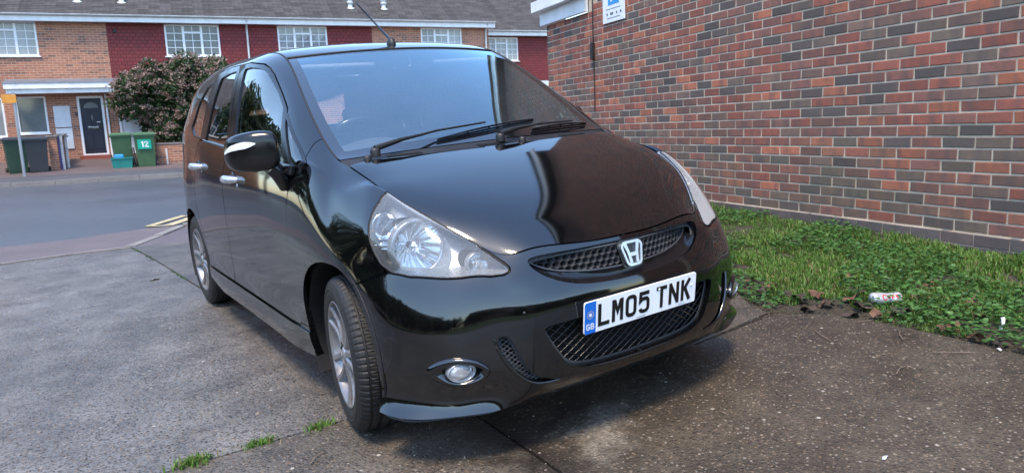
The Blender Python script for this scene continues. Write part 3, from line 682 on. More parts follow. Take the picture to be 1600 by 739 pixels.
# corner return of the set back houses
def downpipe(root, x, z0, z1):
    mb = MB(); mb.tube([(x, -.33, z1+.06), (x, -.30, z1-.02), (x, -.07, z1-.22), (x, -.06, z1-.4), (x, -.06, z0)], .034, 8); mb.build('downpipe', M['gutter'], root)
downpipe(h2, .03, .5, 5.02); downpipe(h3, 14.08-9.521, .5, 5.02)
MB().lathe([(0, -.06), (.07, -.06), (.07, 0), (0, 0)], 14, Matrix.Translation((.98-.736+.0, -.02, 4.66)) @ Matrix.Rotation(R_(90), 4, 'X')).build('wall_vent', M['alarm'], h1)
# ground floor of the brick house
sx = lambda s: s+4.6
window(h0, sx(-2.07), sx(-1.23), 1.43, 2.60, 'frosted', simplew=True)
window(h0, sx(-3.4), sx(-2.38), 1.35, 2.58, 'pane_net', simplew=True)
def front_door(root, x0, x1, z0, z1, mat, fan=True):
    fr = MB(); f = .07
    for a, b, c, d in ((x0, x0+f, z0, z1), (x1-f, x1, z0, z1), (x0+f, x1-f, z1-f, z1), (x0+f, x1-f, z0, z0+.05)): fr.box((a, -.02, c), (b, .09, d))
    fr.build('door_frame', M['upvc'], root)
    dr = MB(); dr.box((x0+f+.004, .02, z0+.054), (x1-f-.004, .06, z1-f-.004)); w = x1-x0-2*f; cx = (x0+x1)/2; h = z1-z0
    for sx_ in (-1, 1):
        for a, b in ((.10, .40), (.46, .74)): dr.bbox((cx+sx_*w*.24-w*.17, .008, z0+a*h), (cx+sx_*w*.24+w*.17, .021, z0+b*h), .008)
    d = dr.build('door', mat, root)
    if fan:
        poly = [(cx+w*.34*math.cos(q), z0+.80*h+w*.30*math.sin(q)) for q in np.linspace(0, math.pi, 14)]
        m_ = MB(); m_.add([(a, .016, b) for a, b in poly], [tuple(range(14))]); m_.build('fanlight', M['pane_net'] if False else M['frosted'], d)
        MB().bbox((cx-.15, -.002, z0+.45*h), (cx+.15, .02, z0+.485*h), .006).build('letter_box', M['chrome'], d)
        MB().prism([(cx, z0+.70*h), (cx+.035, z0+.64*h), (cx, z0+.58*h), (cx-.035, z0+.64*h)], .006, Matrix.Translation((0, .012, 0)) @ Matrix(((1, 0, 0, 0), (0, 0, -1, 0), (0, 1, 0, 0), (0, 0, 0, 1)))).build('door_glass', M['frosted'], d)
    MB().tube([(x1-f-.08, -.03, z0+.56*h), (x1-f-.18, -.03, z0+.56*h)], .012, 6).build('handle', M['chrome'], d)
front_door(h0, sx(-.36), sx(.40), .66, 2.58, M['navy'])
front_door(h1, .80-.736, 1.75-.736, .66, 2.58, M['cupboard'], False)
MB().box((sx(-.42), -.35, .40), (sx(.46), .0, .655)).build('door_step', M['redstep'], h0)
for z0, z1 in ((1.60, 2.28), (.90, 1.565)): MB().bbox((sx(-1.05), -.035, z0), (sx(-.58), -.002, z1), .008).build('meter_cupboard_door', M['cupboard'], h0)
cn = MB(); cn.box((sx(-2.16), -.60, 2.665), (sx(.96), -.555, 2.80)); cn.box((sx(-2.20), -.66, 2.805), (sx(.99), -.605, 2.97)); cn.box((sx(-2.16), -.554, 2.67), (sx(.90), -.002, 2.70)); cp = cn.build('canopy', M['white_trim'], h0)
cn = MB(); V = [(sx(-2.24), -.68, 2.975), (sx(1.0), -.68, 2.975), (sx(1.0), -.004, 3.14), (sx(-2.24), -.004, 3.14), (sx(-2.24), -.004, 2.975), (sx(1.0), -.004, 2.975)]
cn.add(V, [(0, 1, 2, 3), (0, 3, 4), (1, 5, 2), (0, 4, 5, 1)]); cn.build('canopy_roof', M['lead'], cp)
MB().tube([(sx(.49), -.05, 2.64), (sx(.49), -.05, .45)], .036, 8).build('downpipe', M['upvc'], h0)
MB().bbox((sx(-.44), -.03, 1.95), (sx(-.385), -.002, 2.07), .006).build('doorbell', M['alarm'], h0)
# ------------------------------------------------------------------ leaves, bush and trees
def leaf_mat(name, lo, hi, rough=.5, trans=.25):
    m, nt, out = new_mat(name)
    at = nd(nt, 'ShaderNodeVertexColor'); at.layer_name = 'Col'; sp = nd(nt, 'ShaderNodeSeparateColor'); nt.links.new(at.outputs[0], sp.inputs[0])
    c = mixc(nt, sp.outputs[0], lo, hi); p = pri(nt, None, c, rough, 0, None, 0, .4)
    tr = nd(nt, 'ShaderNodeBsdfTranslucent'); nt.links.new(c, tr.inputs[0]); mx = nd(nt, 'ShaderNodeMixShader'); mx.inputs[0].default_value = trans
    nt.links.new(p.outputs[0], mx.inputs[1]); nt.links.new(tr.outputs[0], mx.inputs[2]); nt.links.new(mx.outputs[0], out.inputs[0]); return m
M['leaf_dark'] = leaf_mat('dark evergreen leaves', (.018, .038, .014), (.055, .095, .032))
M['bloom'] = leaf_mat('pink brown flower heads', (.17, .105, .085), (.44, .31, .26), .8)
M['bark'] = simple('bark', (.09, .07, .055), .9, 0, .4, 14, .5)
M['leaf_tree'] = leaf_mat('tree leaves', (.020, .034, .012), (.06, .085, .03))
def leaf_cards(P, size, rs, aspect=.5, up=.3):
    "one folded leaf per point"
    n = len(P); d = rs.normal(size=(n, 3)); d[:, 2] += up; d /= np.linalg.norm(d, axis=1, keepdims=True)
    r = rs.normal(size=(n, 3)); s = np.cross(d, r); s /= np.linalg.norm(s, axis=1, keepdims=True); nn = np.cross(d, s)
    L = (size*rs.uniform(.7, 1.35, n))[:, None]
    a = P; b = P+d*L*.5+s*L*aspect*.5+nn*L*.08; c = P+d*L; e = P+d*L*.5-s*L*aspect*.5+nn*L*.08
    V = np.stack([a, b, c, e], 1).reshape(-1, 3); F = np.arange(4*n).reshape(-1, 4)
    col = np.repeat(rs.uniform(0, 1, n), 4)[:, None]*np.ones(3); return V, F, col
def crown_points(blobs, n, rs, shell=.55):
    w = np.array([b[3]*b[4]*b[5] for b in blobs])**.67; idx = rs.choice(len(blobs), n, p=w/w.sum()); B = np.array(blobs)[idx]
    d = rs.normal(size=(n, 3)); d /= np.linalg.norm(d, axis=1, keepdims=True); r = rs.uniform(shell, 1.05, n)[:, None]
    return B[:, :3]+d*r*B[:, 3:6], d, B
rs = np.random.RandomState(5)
bush = empty('flowering_bush', tuple(SP(2.6, TF-1.3, .3)), -TH); tag(bush, 'large rounded bush covered in pinkish brown flower heads', 'bush')
blobs = []
prof = [(1.0, 2.5), (1.25, 3.05), (1.65, 3.42), (2.1, 3.62), (2.5, 3.68), (2.9, 3.62), (3.25, 3.75), (3.7, 3.85), (4.05, 3.45), (4.2, 2.9)]
for k in range(95):
    s = rs.uniform(1.1, 4.15); top = np.interp(s, [p[0] for p in prof], [p[1] for p in prof]); low = np.interp(s, [1, 1.6, 2.4, 4.2], [1.75, 1.35, .95, 1.0])
    z = rs.uniform(low+.25, top-.22); rr = rs.uniform(.26, .46); zz = (z-(low+top)/2)/((top-low)/2); dep = .95*math.sqrt(max(.1, 1-zz*zz*.8))
    blobs.append((s-2.6, rs.uniform(-dep, dep), z-.3, rr, rr, rr*.85))
P, d, B = crown_points(blobs, 26000, rs, .45); V, F, col = leaf_cards(P, .15, rs, .45)
link('leaves', arr_mesh('leaves', V, F, cols=col), M['leaf_dark'], bush)
P, d, B = crown_points(blobs, 11000, rs, .95); k = (d[:, 1] < .35) & (rs.uniform(0, 1, len(P)) < np.clip(.35+.55*(P[:, 2]-.9)/1.6-.25*np.clip(P[:, 0]-.2, 0, 1)*(P[:, 2] < 1.7), .12, .95)); P = P[k]
P = P[::3]; Q = np.repeat(P, 14, 0)+rs.normal(0, 1, (len(P)*14, 3))*np.array([.055, .055, .025]); V, F, col = leaf_cards(Q, .058, rs, .8, .9)
link('flower_heads', arr_mesh('flower_heads', V, F, cols=col), M['bloom'], bush)
mb = MB()
for k in range(9):
    q = k*.7; e_ = Vector((1.2*math.cos(q)*rs.uniform(.5, 1), .7*math.sin(q), 1.6+rs.uniform(0, 1.2))); b_ = Vector((.12*math.cos(q), .12*math.sin(q), 0)); mb.tube([b_, b_*2+Vector((0, 0, .5)), e_*.6+Vector((0, 0, .3)), e_], [.055, .045, .03, .012], 7)
mb.build('stems', M['bark'], bush)
def tree(name, label, x, y, h, w, seed, n=4200, group=None, z0=-.3):
    r = np.random.RandomState(seed); t = empty(name, (x, y, z0)); tag(t, label, 'tree', group)
    bl = []
    for k in range(26):
        q = r.uniform(0, 6.28); rad = w*.5*math.sqrt(r.uniform(0, 1)); z = h*(.36+.56*r.uniform(0, 1)); rad *= 1-.55*max(0, (z/h-.6)/.4); rr = w*r.uniform(.13, .24); bl.append((rad*math.cos(q), rad*math.sin(q), z, rr, rr, rr*.8))
    P, d, B = crown_points(bl, n, r, .45); V, F, col = leaf_cards(P, .34, r, .6); link('crown', arr_mesh('crown', V, F, cols=col), M['leaf_tree'], t)
    mb = MB(); mb.tube([(0, 0, 0), (.05, .02, h*.25), (-.03, .05, h*.5), (.04, 0, h*.8)], [.2, .16, .11, .03], 9)
    for k in range(7):
        b = bl[k*3]; mb.tube([(0, 0, h*.28+k*.1), (b[0]*.5, b[1]*.5, b[2]*.8), (b[0], b[1], b[2])], [.09, .06, .02], 6)
    mb.build('trunk', M['bark'], t); return t
# unseen trees and houses added for paint and windows to mirror, masking bright horizon
lab = 'leafy tree on the far left, added unseen for the side windows to mirror'
for i, (x, y, h, w) in enumerate(((-15.5, 3.4, 4.6, 5.6), (-16, -1.0, 4.2, 5.6), (-15.8, 7.6, 5.2, 5.4), (-16, 12, 5.6, 5.6), (-16, -5.5, 4.0, 5.8), (-16.2, -10, 4.2, 5.6), (-16, 16.5, 6.0, 5.6))): tree('tree', lab, x, y, h, w, 40+i, 3600, 'trees mirrored in the side windows', -.9)
for i, (x, y, h, w) in enumerate(((-8.0, 23.6, 7.2, 5.6), (-13.0, 24.6, 7.8, 6.4), (-18.5, 25.4, 8.2, 6.8), (-24, 25, 8.4, 7), (-21, 18, 6.5, 6))): tree('tree', lab, x, y, h, w, 50+i, 4200, 'trees mirrored in the side windows', .2)
lab = 'leafy tree behind the photographer, added unseen for the front bumper to mirror'
for i, (x, y, h, w) in enumerate(((-13.0, -26, 5.0, 7.2), (-6.6, -28.5, 4.6, 7.5), (0, -28, 4.8, 7.6), (6.5, -27.5, 4.5, 7.2), (13, -26, 4.8, 7), (-19, -22, 4.8, 7), (-18.5, -16, 4.6, 6))): tree('tree', lab, x, y, h, w, 60+i, 3600, 'trees mirrored in the front bumper', -.9)
hb = house('terraced_house', 'brick house on the far left, added unseen for the side windows to mirror', 0, 9.5, 'brick_house', [(1.2, 2.9, 3.85, 4.90), (5.6, 7.3, 3.85, 4.90)], holes_low=[(1.2, 2.9, 1.2, 2.3), (5.6, 7.3, 1.2, 2.3)], zg=0)
hb.location = (-28, -3.0, -.6); hb.rotation_euler = (0, 0, R_(90))
for a in (1.2, 5.6): window(hb, a, a+1.7, 1.2, 2.3, 'pane')
hb['group'] = 'houses mirrored in the side windows'; 
for y in (6.6, 16.2, -12.6, -22.2): hb2 = copy_tree(hb); hb2.location = (-28, y, -.6)
hc = house('terraced_house', 'brick house behind the photographer, added unseen for the bumper to mirror', 0, 9.5, 'brick_house', [(1.2, 2.9, 3.85, 4.90), (5.6, 7.3, 3.85, 4.90)], zg=0)
hc.location = (4, -37.0, -.6); hc.rotation_euler = (0, 0, R_(172)); hc['group'] = 'houses mirrored in the bumper'
for i, (x, y) in enumerate(((13.5, -35.7), (-5.5, -38.3), (-15, -39.6), (23, -34.4))): hx = copy_tree(hc); hx.location = (x, y, -.6)
# ------------------------------------------------------------------ bins and odds and ends in front of the terrace
def bin_mat(name, c): return simple(name, c, .45, 0, .2, 5, .1)
M['bin_dark'] = bin_mat('dark grey bin plastic', (.026, .030, .036)); M['bin_green'] = bin_mat('green bin plastic', (.045, .105, .045)); M['bin_green2'] = bin_mat('green bin lid', (.055, .125, .055)); M['teal'] = bin_mat('teal box plastic', (.012, .19, .165))
M['bin_side'] = bin_mat('dark green bin plastic', (.02, .055, .035)); M['sticker'] = simple('green sticker', (.0, .32, .22), .5, 0, .1, 9); M['sticker_w'] = simple('white number', (.8, .8, .8), .5)
def wheelie(label, s, t, z, body, lid, rz=0.0, group='wheelie bins', num=False):
    b = empty('wheelie_bin', tuple(SP(s, t, z)), -TH+rz); tag(b, label, 'bin', group)
    def ring(w, d, zz, y=0): return [(-w/2, y-d/2, zz), (w/2, y-d/2, zz), (w/2, y+d/2, zz), (-w/2, y+d/2, zz)]
    V = ring(.44, .52, .02)+ring(.46, .55, .12)+ring(.55, .68, .93)+ring(.59, .72, .94)+ring(.59, .72, .985)
    mb = MB(); mb.add(V, [(i*4+k, i*4+(k+1) % 4, (i+1)*4+(k+1) % 4, (i+1)*4+k) for i in range(4) for k in range(4)]+[(3, 2, 1, 0), (16, 17, 18, 19)]); mb.build('bin_body', body, b)
    V = ring(.61, .76, .99, -.01)+ring(.60, .75, 1.03, -.01)+ring(.50, .62, 1.075, 0); mb = MB(); mb.add(V, [(i*4+k, i*4+(k+1) % 4, (i+1)*4+(k+1) % 4, (i+1)*4+k) for i in range(2) for k in range(4)]+[(3, 2, 1, 0), (8, 9, 10, 11)]); mb.build('bin_lid', lid, b)
    for sx_ in (-1, 1): MB().lathe([(0, -.03), (.09, -.03), (.10, -.02), (.10, .02), (.09, .03), (0, .03)], 18, Matrix.Translation((sx_*.26, .27, .10)) @ Matrix.Rotation(R_(90), 4, 'Y')).build('bin_wheel', M['rubber'], b)
    MB().tube([(-.24, .40, .97), (.24, .40, .97)], .018, 8).build('bin_handle', lid, b)
    if num:
        MB().box((-.20, -.352, .58), (.17, -.334, .86)).build('number_sticker', M['sticker'], b)
        m_ = MB(); Rm = Matrix.Translation((0, -.3535, .72)) @ Matrix(((1, 0, 0, 0), (0, 0, -1, 0), (0, 1, 0, 0), (0, 0, 0, 1)))
        m_.add(*thick2([(-.09, .05), (-.055, .075), (-.055, -.075)], .032, .003, Rm)); m_.add(*thick2([(-.01, .05), (.02, .075), (.065, .065), (.07, .03), (.0, -.07), (.085, -.07)], .032, .003, Rm)); m_.build('number', M['sticker_w'], b)
    return b
def thick2(path, w, d, Mx):
    P = [Vector((p[0], p[1])) for p in path]; V = []; F = []
    for a, b in zip(P[:-1], P[1:]):
        t = (b-a).normalized(); n = Vector((-t.y, t.x))*w/2; e = t*w*.35; k = len(V)
        for z in (0, d):
            for q in (a-e+n, a-e-n, b+e-n, b+e+n): V.append(Mx @ Vector((q.x, q.y, z)))
        F += [(k, k+1, k+2, k+3), (k+4, k+5, k+6, k+7), (k, k+1, k+5, k+4), (k+1, k+2, k+6, k+5), (k+2, k+3, k+7, k+6), (k+3, k, k+4, k+7)]
    return V, F
wheelie('dark grey wheelie bin standing behind the street sign post', -1.78, TF-2.45, .245, M['bin_side'], M['bin_dark'], .25)
wheelie('dark grey wheelie bin beside the low brick pier', -1.20, TF-2.75, .235, M['bin_dark'], M['bin_dark'], .15)
wheelie('plain green wheelie bin behind the teal recycling box', .98, TF-2.45, .255, M['bin_green'], M['bin_green2'], .05)
wheelie('green wheelie bin with a large white 12 on a teal sticker', 1.63, TF-2.95, .24, M['bin_green'], M['bin_green2'], .08, num=True)
tb = empty('recycling_box', tuple(SP(1.0, TF-3.15, .232)), -TH); tag(tb, 'teal plastic recycling box in front of the green bins', 'box')
V = [(-.25, -.17, 0), (.25, -.17, 0), (.25, .17, 0), (-.25, .17, 0), (-.28, -.20, .33), (.28, -.20, .33), (.28, .20, .33), (-.28, .20, .33)]
MB().add(V, [(0, 3, 2, 1), (0, 1, 5, 4), (1, 2, 6, 5), (2, 3, 7, 6), (3, 0, 4, 7)]).build('box_body', M['teal'], tb)
mb = MB()
for a, b_ in (((-.30, -.22, .33), (.30, -.19, .365)), ((-.30, .19, .33), (.30, .22, .365)), ((-.30, -.189, .33), (-.27, .189, .365)), ((.27, -.189, .33), (.30, .189, .365))): mb.box(a, b_)
mb.build('box_rim', M['teal'], tb)
MB().bbox((-.20, -.1, .2), (.05, .12, .46), .03).build('box_contents', M['sign_blue'], tb)
bb = empty('cardboard_pieces', tuple(SP(1.34, TF-3.0, .24)), -TH); tag(bb, 'black folded boards leaning between the two green bins', 'board')
for k in range(2): MB().box((-.012+.05*k, -.12, 0), (.012+.05*k, .12, .62), Matrix.Rotation(R_(-7), 4, 'Y')).build('board', M['alarm'], bb)
M['post'] = simple('grey painted post', (.30, .33, .36), .5, .3, .15, 6); M['orange'] = simple('orange sign plate', (.62, .26, .03), .4, 0, .15, 8)
sp_ = empty('sign_post', tuple(SP(-1.30, TF-4.35, .22)), -TH); tag(sp_, 'grey street sign post with a small orange plate on top', 'sign post')
MB().tube([(0, 0, 0), (0, 0, 2.25)], .038, 10).build('post', M['post'], sp_); MB().bbox((-.27, -.05, 1.98), (.06, -.036, 2.20), .004).build('sign_plate', M['orange'], sp_)
M['brick_low'] = M['brick_house']
pier = empty('brick_pier', tuple(SP(-.82, TF-2.2, .2)), -TH); tag(pier, 'low brick pier with a stone cap beside the dark bins', 'wall')
MB().box((-.11, -.35, 0), (.11, 1.6, 1.08)).build('pier_brickwork', M['brick_low'], pier); MB().bbox((-.16, -.40, 1.081), (.16, 1.65, 1.13), .008).build('pier_cap', M['kerb'], pier)
M['purple'] = simple('purple painted timber', (.09, .07, .22), .6, 0, .3, 8); M['gatewhite'] = simple('weathered white timber', (.55, .55, .54), .7, 0, .3, 8)
gt = empty('timber_gate', tuple(SP(-.64, TF-2.35, .26)), -TH); tag(gt, 'narrow timber gate with purple and white boards standing open', 'gate')
MB().bbox((-.10, -.02, .05), (-.02, .02, 1.08), .006).build('purple_board', M['purple'], gt)
for k in range(2): MB().bbox((-.015+.075*k, -.02+.3*k, .05), (.055+.075*k, .02+.3*k, 1.08), .006).build('white_board', M['gatewhite'], gt)
MB().box((-.14, -.05, 1.081), (.16, .32, 1.11)).build('gate_top', M['kerb'], gt)
lw_ = empty('garden_wall', tuple(SP(1.95, TF-2.55, .2)), -TH); tag(lw_, 'low brick garden wall under the flowering bush', 'wall')
MB().box((0, 0, 0), (4.6, .22, .72)).build('wall_brickwork', M['brick_low'], lw_); MB().bbox((-.02, -.02, .721), (4.62, .24, .77), .006).build('coping', M['kerb'], lw_)
mk_ = empty('marker_post', tuple(SP(2.2, TF-2.72, .24)), -TH); tag(mk_, 'short white marker post against the garden wall', 'post')
MB().bbox((-.025, -.02, 0), (.025, .02, .56), .006).build('post', M['gatewhite'], mk_)
tf_ = MB()
# ------------------------------------------------------------------ the car: measured body surface
def nspline(x,Y,xq):
    "natural cubic spline through (x,Y[n,d])"
    x=np.asarray(x,float);Y=np.asarray(Y,float);n=len(x);h=np.diff(x)
    A=np.zeros((n,n));R=np.zeros((n,)+Y.shape[1:]);A[0,0]=A[-1,-1]=1
    for i in range(1,n-1):
        A[i,i-1]=h[i-1];A[i,i]=2*(h[i-1]+h[i]);A[i,i+1]=h[i]
        R[i]=6*((Y[i+1]-Y[i])/h[i]-(Y[i]-Y[i-1])/h[i-1])
    m=np.linalg.solve(A,R)
    xq=np.asarray(xq,float);k=np.clip(np.searchsorted(x,xq)-1,0,n-2);hk=h[k];a=((x[k+1]-xq)/hk)[:,None];b=((xq-x[k])/hk)[:,None];hk=hk[:,None]
    return a*Y[k]+b*Y[k+1]+((a**3-a)*m[k]+(b**3-b)*m[k+1])*hk*hk/6
# ---- columns of the body side, (half width, back, up) from sill to hood/roof seam; marks K crease, W belt
def col(pts,k,w):
    P=np.array(pts,float);d=np.r_[0,np.cumsum(np.linalg.norm(np.diff(P,axis=0),axis=1))]
    kn=[0,d[k],d[w],d[-1]];t=np.interp(d,kn,[0,.38,.68,1.]);return P,t
def side(y,low,up,ylow=None):
    zs=[.19,.25,.34,.43,.52,.60,.69,.78,.87]
    return col([(a,y,z) for a,z in zip(low,zs)]+up,4,9)
L0=[.818,.834,.829,.834,.837,.838,.838,.835,.825]
COLS=[
col([(0,.115,.195),(0,.07,.235),(0,.048,.30),(0,.044,.40),(0,.046,.50),(0,.062,.56),(0,.082,.61),(0,.096,.645),(0,.111,.682)],4,7),
col([(.2,.118,.195),(.2,.073,.235),(.2,.051,.3),(.2,.049,.4),(.2,.053,.5),(.2,.069,.56),(.2,.091,.61),(.2,.106,.646),(.2,.125,.685)],4,7),
col([(.38,.132,.193),(.38,.095,.235),(.38,.073,.3),(.38,.07,.4),(.38,.077,.5),(.38,.094,.56),(.38,.118,.61),(.38,.14,.646),(.385,.166,.687)],4,7),
col([(.46,.145,.191),(.46,.115,.235),(.46,.097,.3),(.46,.095,.4),(.46,.104,.5),(.46,.122,.565),(.46,.146,.62),(.46,.172,.652),(.461,.210,.684)],4,7),
col([(.53,.143,.19),(.53,.151,.236),(.53,.130,.3),(.53,.127,.4),(.53,.137,.50),(.53,.157,.57),(.53,.19,.63),(.532,.24,.690),(.537,.31,.748)],4,7),
col([(.655,.192,.19),(.65,.208,.238),(.65,.191,.3),(.65,.188,.4),(.65,.2,.49),(.645,.225,.57),(.641,.272,.652),(.638,.348,.752),(.616,.46,.832)],4,7),
col([(.766,.262,.19),(.742,.276,.238),(.735,.264,.3),(.735,.266,.4),(.735,.28,.49),(.73,.313,.57),(.725,.365,.65),(.728,.424,.736),(.703,.498,.820),(.651,.584,.881)],4,8),
col([(.838,.395,.19),(.809,.402,.24),(.806,.392,.3),(.806,.40,.4),(.803,.42,.49),(.795,.455,.57),(.783,.505,.65),(.775,.557,.735),(.745,.632,.825),(.656,.70,.915)],4,8),
col([(.838,.52,.19),(.827,.52,.235),(.825,.53,.3),(.825,.54,.4),(.822,.558,.49),(.818,.588,.57),(.808,.63,.65),(.793,.68,.73),(.76,.745,.83),(.718,.775,.893),(.66,.80,.943)],4,8),
col([(.838,.76,.19),(.828,.76,.25),(.828,.76,.34),(.83,.76,.43),(.832,.765,.52),(.83,.78,.6),(.822,.80,.68),(.806,.83,.76),(.772,.865,.85),(.727,.882,.915),(.663,.89,.966)],4,8),
side(1.02,[.80,.812,.825,.832,.835,.836,.832,.822,.803],[(.775,1.02,.945),(.742,1.02,.975),(.705,1.022,.996),(.664,1.025,1.005)]),
side(1.3,L0[:7]+[.832,.82],[(.797,1.3,.955),(.774,1.3,1.03),(.745,1.29,1.09),(.70,1.275,1.137),(.648,1.26,1.152)]),
side(1.55,L0,[(.80,1.55,.968),(.775,1.55,1.06),(.738,1.55,1.15),(.70,1.545,1.222),(.655,1.53,1.285),(.606,1.515,1.310)]),
side(1.8,L0,[(.80,1.8,.982),(.775,1.8,1.08),(.735,1.8,1.20),(.69,1.795,1.31),(.64,1.785,1.393),(.566,1.765,1.430)]),
side(2.25,L0,[(.80,2.25,1.01),(.775,2.25,1.1),(.735,2.25,1.23),(.69,2.25,1.345),(.635,2.25,1.435),(.557,2.25,1.472)]),
side(2.75,L0,[(.797,2.75,1.045),(.77,2.75,1.13),(.73,2.75,1.25),(.685,2.75,1.355),(.63,2.75,1.437),(.55,2.75,1.476)]),
side(3.15,[.80,.815,.826,.832,.836,.836,.832,.825,.81],[(.785,3.15,1.075),(.757,3.15,1.15),(.715,3.15,1.26),(.67,3.15,1.355),(.615,3.15,1.425),(.54,3.15,1.460)]),
side(3.5,[.775,.79,.80,.805,.81,.81,.805,.80,.787],[(.758,3.5,1.09),(.73,3.49,1.16),(.69,3.47,1.26),(.645,3.44,1.35),(.595,3.42,1.40),(.53,3.40,1.432)]),
side(3.71,[.67,.69,.70,.705,.71,.71,.705,.70,.695],[(.68,3.69,1.06),(.655,3.66,1.15),(.62,3.61,1.25),(.58,3.55,1.34),(.54,3.50,1.39),(.50,3.47,1.415)]),
side(3.82,[.40,.405,.41,.41,.41,.41,.41,.41,.41],[(.40,3.80,1.05),(.38,3.76,1.15),(.36,3.69,1.25),(.34,3.6,1.35),(.33,3.54,1.40),(.32,3.50,1.42)]),
side(3.845,[0]*9,[(0,3.83,1.05),(0,3.79,1.15),(0,3.72,1.25),(0,3.62,1.35),(0,3.56,1.40),(0,3.52,1.425)]),
]
def body_grid(nv=131):
    v=np.linspace(0,1,nv)
    C=np.array([nspline(t,P,v) for P,t in COLS])          # ncol,nv,3
    k=int(.38*(nv-1)); K=C[:,k]
    u0=np.r_[0,np.cumsum(np.linalg.norm(np.diff(K,axis=0),axis=1))]
    # mirror columns at both ends so that the centre lines stay smooth
    m=np.array([-1,1,1.])
    pre=C[3:0:-1]*m; post=C[-2:-4:-1]*m
    ue=np.r_[-u0[3:0:-1],u0,2*u0[-1]-u0[-2:-4:-1]]
    E=np.concatenate([pre,C,post])
    uq=[];x=0
    while x<u0[-1]:
        uq.append(x); x+= .007 if x<1.3 else (.014 if x<3.6 else .03)
    uq=np.array(uq+[u0[-1]])
    Gd=nspline(ue,E.reshape(len(ue),-1),uq).reshape(len(uq),nv,3)
    # fairing: a little smoothing along u
    for _ in range(6):
        S=Gd.copy();S[1:-1]=.25*Gd[:-2]+.5*Gd[1:-1]+.25*Gd[2:];Gd=S
    Gd[0,:,0]=0;Gd[-1,:,0]=0
    return uq,v,Gd
GU, GV, GRID = body_grid()
NU, NV = len(GU), len(GV)
def grid_normals(G):
    du = np.gradient(G, axis=0); dv = np.gradient(G, axis=1); n = np.cross(du, dv); n /= np.linalg.norm(n, axis=-1, keepdims=True)+1e-12
    return n
GNRM = grid_normals(GRID)
if GNRM[200, 60, 0] < 0: GNRM = -GNRM
def tri_grid(nu, nv):
    I, J = np.meshgrid(np.arange(nu-1), np.arange(nv-1), indexing='ij'); I = I.ravel(); J = J.ravel()
    return np.concatenate([np.stack([I*nv+J, (I+1)*nv+J, (I+1)*nv+J+1], 1), np.stack([I*nv+J, (I+1)*nv+J+1, I*nv+J+1], 1)])
SKIN_A = np.concatenate([GRID.reshape(-1, 3), GNRM.reshape(-1, 3), np.stack(np.meshgrid(GU, GV, indexing='ij'), -1).reshape(-1, 2)], 1)
SKIN_F = tri_grid(NU, NV)
def geval(u, v):
    "3D point of the half body at (u, v); u < 0 is the mirrored side"
    u = np.asarray(u, float); v = np.asarray(v, float); sg = np.where(u < 0, -1.0, 1.0); uu = np.clip(np.abs(u), 0, GU[-1]); vv = np.clip(v, 0, 1)
    i = np.clip(np.searchsorted(GU, uu)-1, 0, NU-2); a = (uu-GU[i])/(GU[i+1]-GU[i]); q = vv*(NV-1); j = np.clip(q.astype(int), 0, NV-2); b = q-j
    a = a[:, None]; b = b[:, None]
    P = GRID[i, j]*(1-a)*(1-b)+GRID[i+1, j]*a*(1-b)+GRID[i, j+1]*(1-a)*b+GRID[i+1, j+1]*a*b
    P[:, 0] *= sg; return P
def resample(poly, n, closed=True):
    P = np.array(poly, float)
    if closed: P = np.vstack([P, P[:1]])
    d = np.r_[0, np.cumsum(np.linalg.norm(np.diff(P, axis=0), axis=1))]; q = np.linspace(0, d[-1], n+1)
    out = np.stack([np.interp(q, d, P[:, k]) for k in range(P.shape[1])], 1); return out[:-1] if closed else out
def chaikin(poly, k=2, closed=True, keep=()):
    P = [np.array(p, float) for p in poly]
    for _ in range(k):
        Q = []; n = len(P)
        for i in range(n if closed else n-1):
            a, b = P[i], P[(i+1) % n]; Q += [a*.75+b*.25, a*.25+b*.75]
        if not closed: Q = [P[0]]+Q+[P[-1]]
        P = Q
    return np.array(P)
def inside(poly, Q):
    x, y = Q[:, 0], Q[:, 1]; c = np.zeros(len(Q), bool); n = len(poly)
    for i in range(n):
        (x0, y0), (x1, y1) = poly[i], poly[(i+1) % n]
        if y0 == y1: continue
        k = ((y0 > y) != (y1 > y)) & (x < (x1-x0)*(y-y0)/(y1-y0)+x0); c ^= k
    return c
def segdist(P, L, closed=True):
    best = np.full(len(P), 1e9); n = len(L)
    for i in range(n if closed else n-1):
        a, b = L[i], L[(i+1) % n]; d = b-a; q = d@d
        t = np.clip(((P-a)@d)/(q+1e-15), 0, 1); e = P-a-t[:, None]*d; best = np.minimum(best, np.einsum('ij,ij->i', e, e))
    return np.sqrt(best)
def sdf(A, poly, space):
    "signed distance (m) to a panel outline: negative inside. space: 'uv' on the skin, 'yz' side view, 'xz' front view"
    poly = np.array(poly, float)
    Q = {'uv': A[:, 6:8], 'yz': A[:, 1:3], 'xz': A[:, [0, 2]], 'xy': A[:, :2]}[space]
    ins = inside(poly, Q); lo = poly.min(0)-.05; hi = poly.max(0)+.05
    near = np.all((Q > lo) & (Q < hi), axis=1); out = np.where(ins, -.5, .5)
    idx = np.where(near)[0]
    if space == 'uv':
        dense = []
        for a, b in zip(poly, np.roll(poly, -1, 0)):
            k = max(1, int(np.hypot((b-a)[0], (b-a)[1])/.02)); dense += [a+(b-a)*t for t in np.linspace(0, 1, k, endpoint=False)]
        L = geval(*np.array(dense).T); d = segdist(A[idx, :3], L)
    else: d = segdist(Q[idx], poly)
    out[idx] = np.where(ins[idx], -d, d); return out
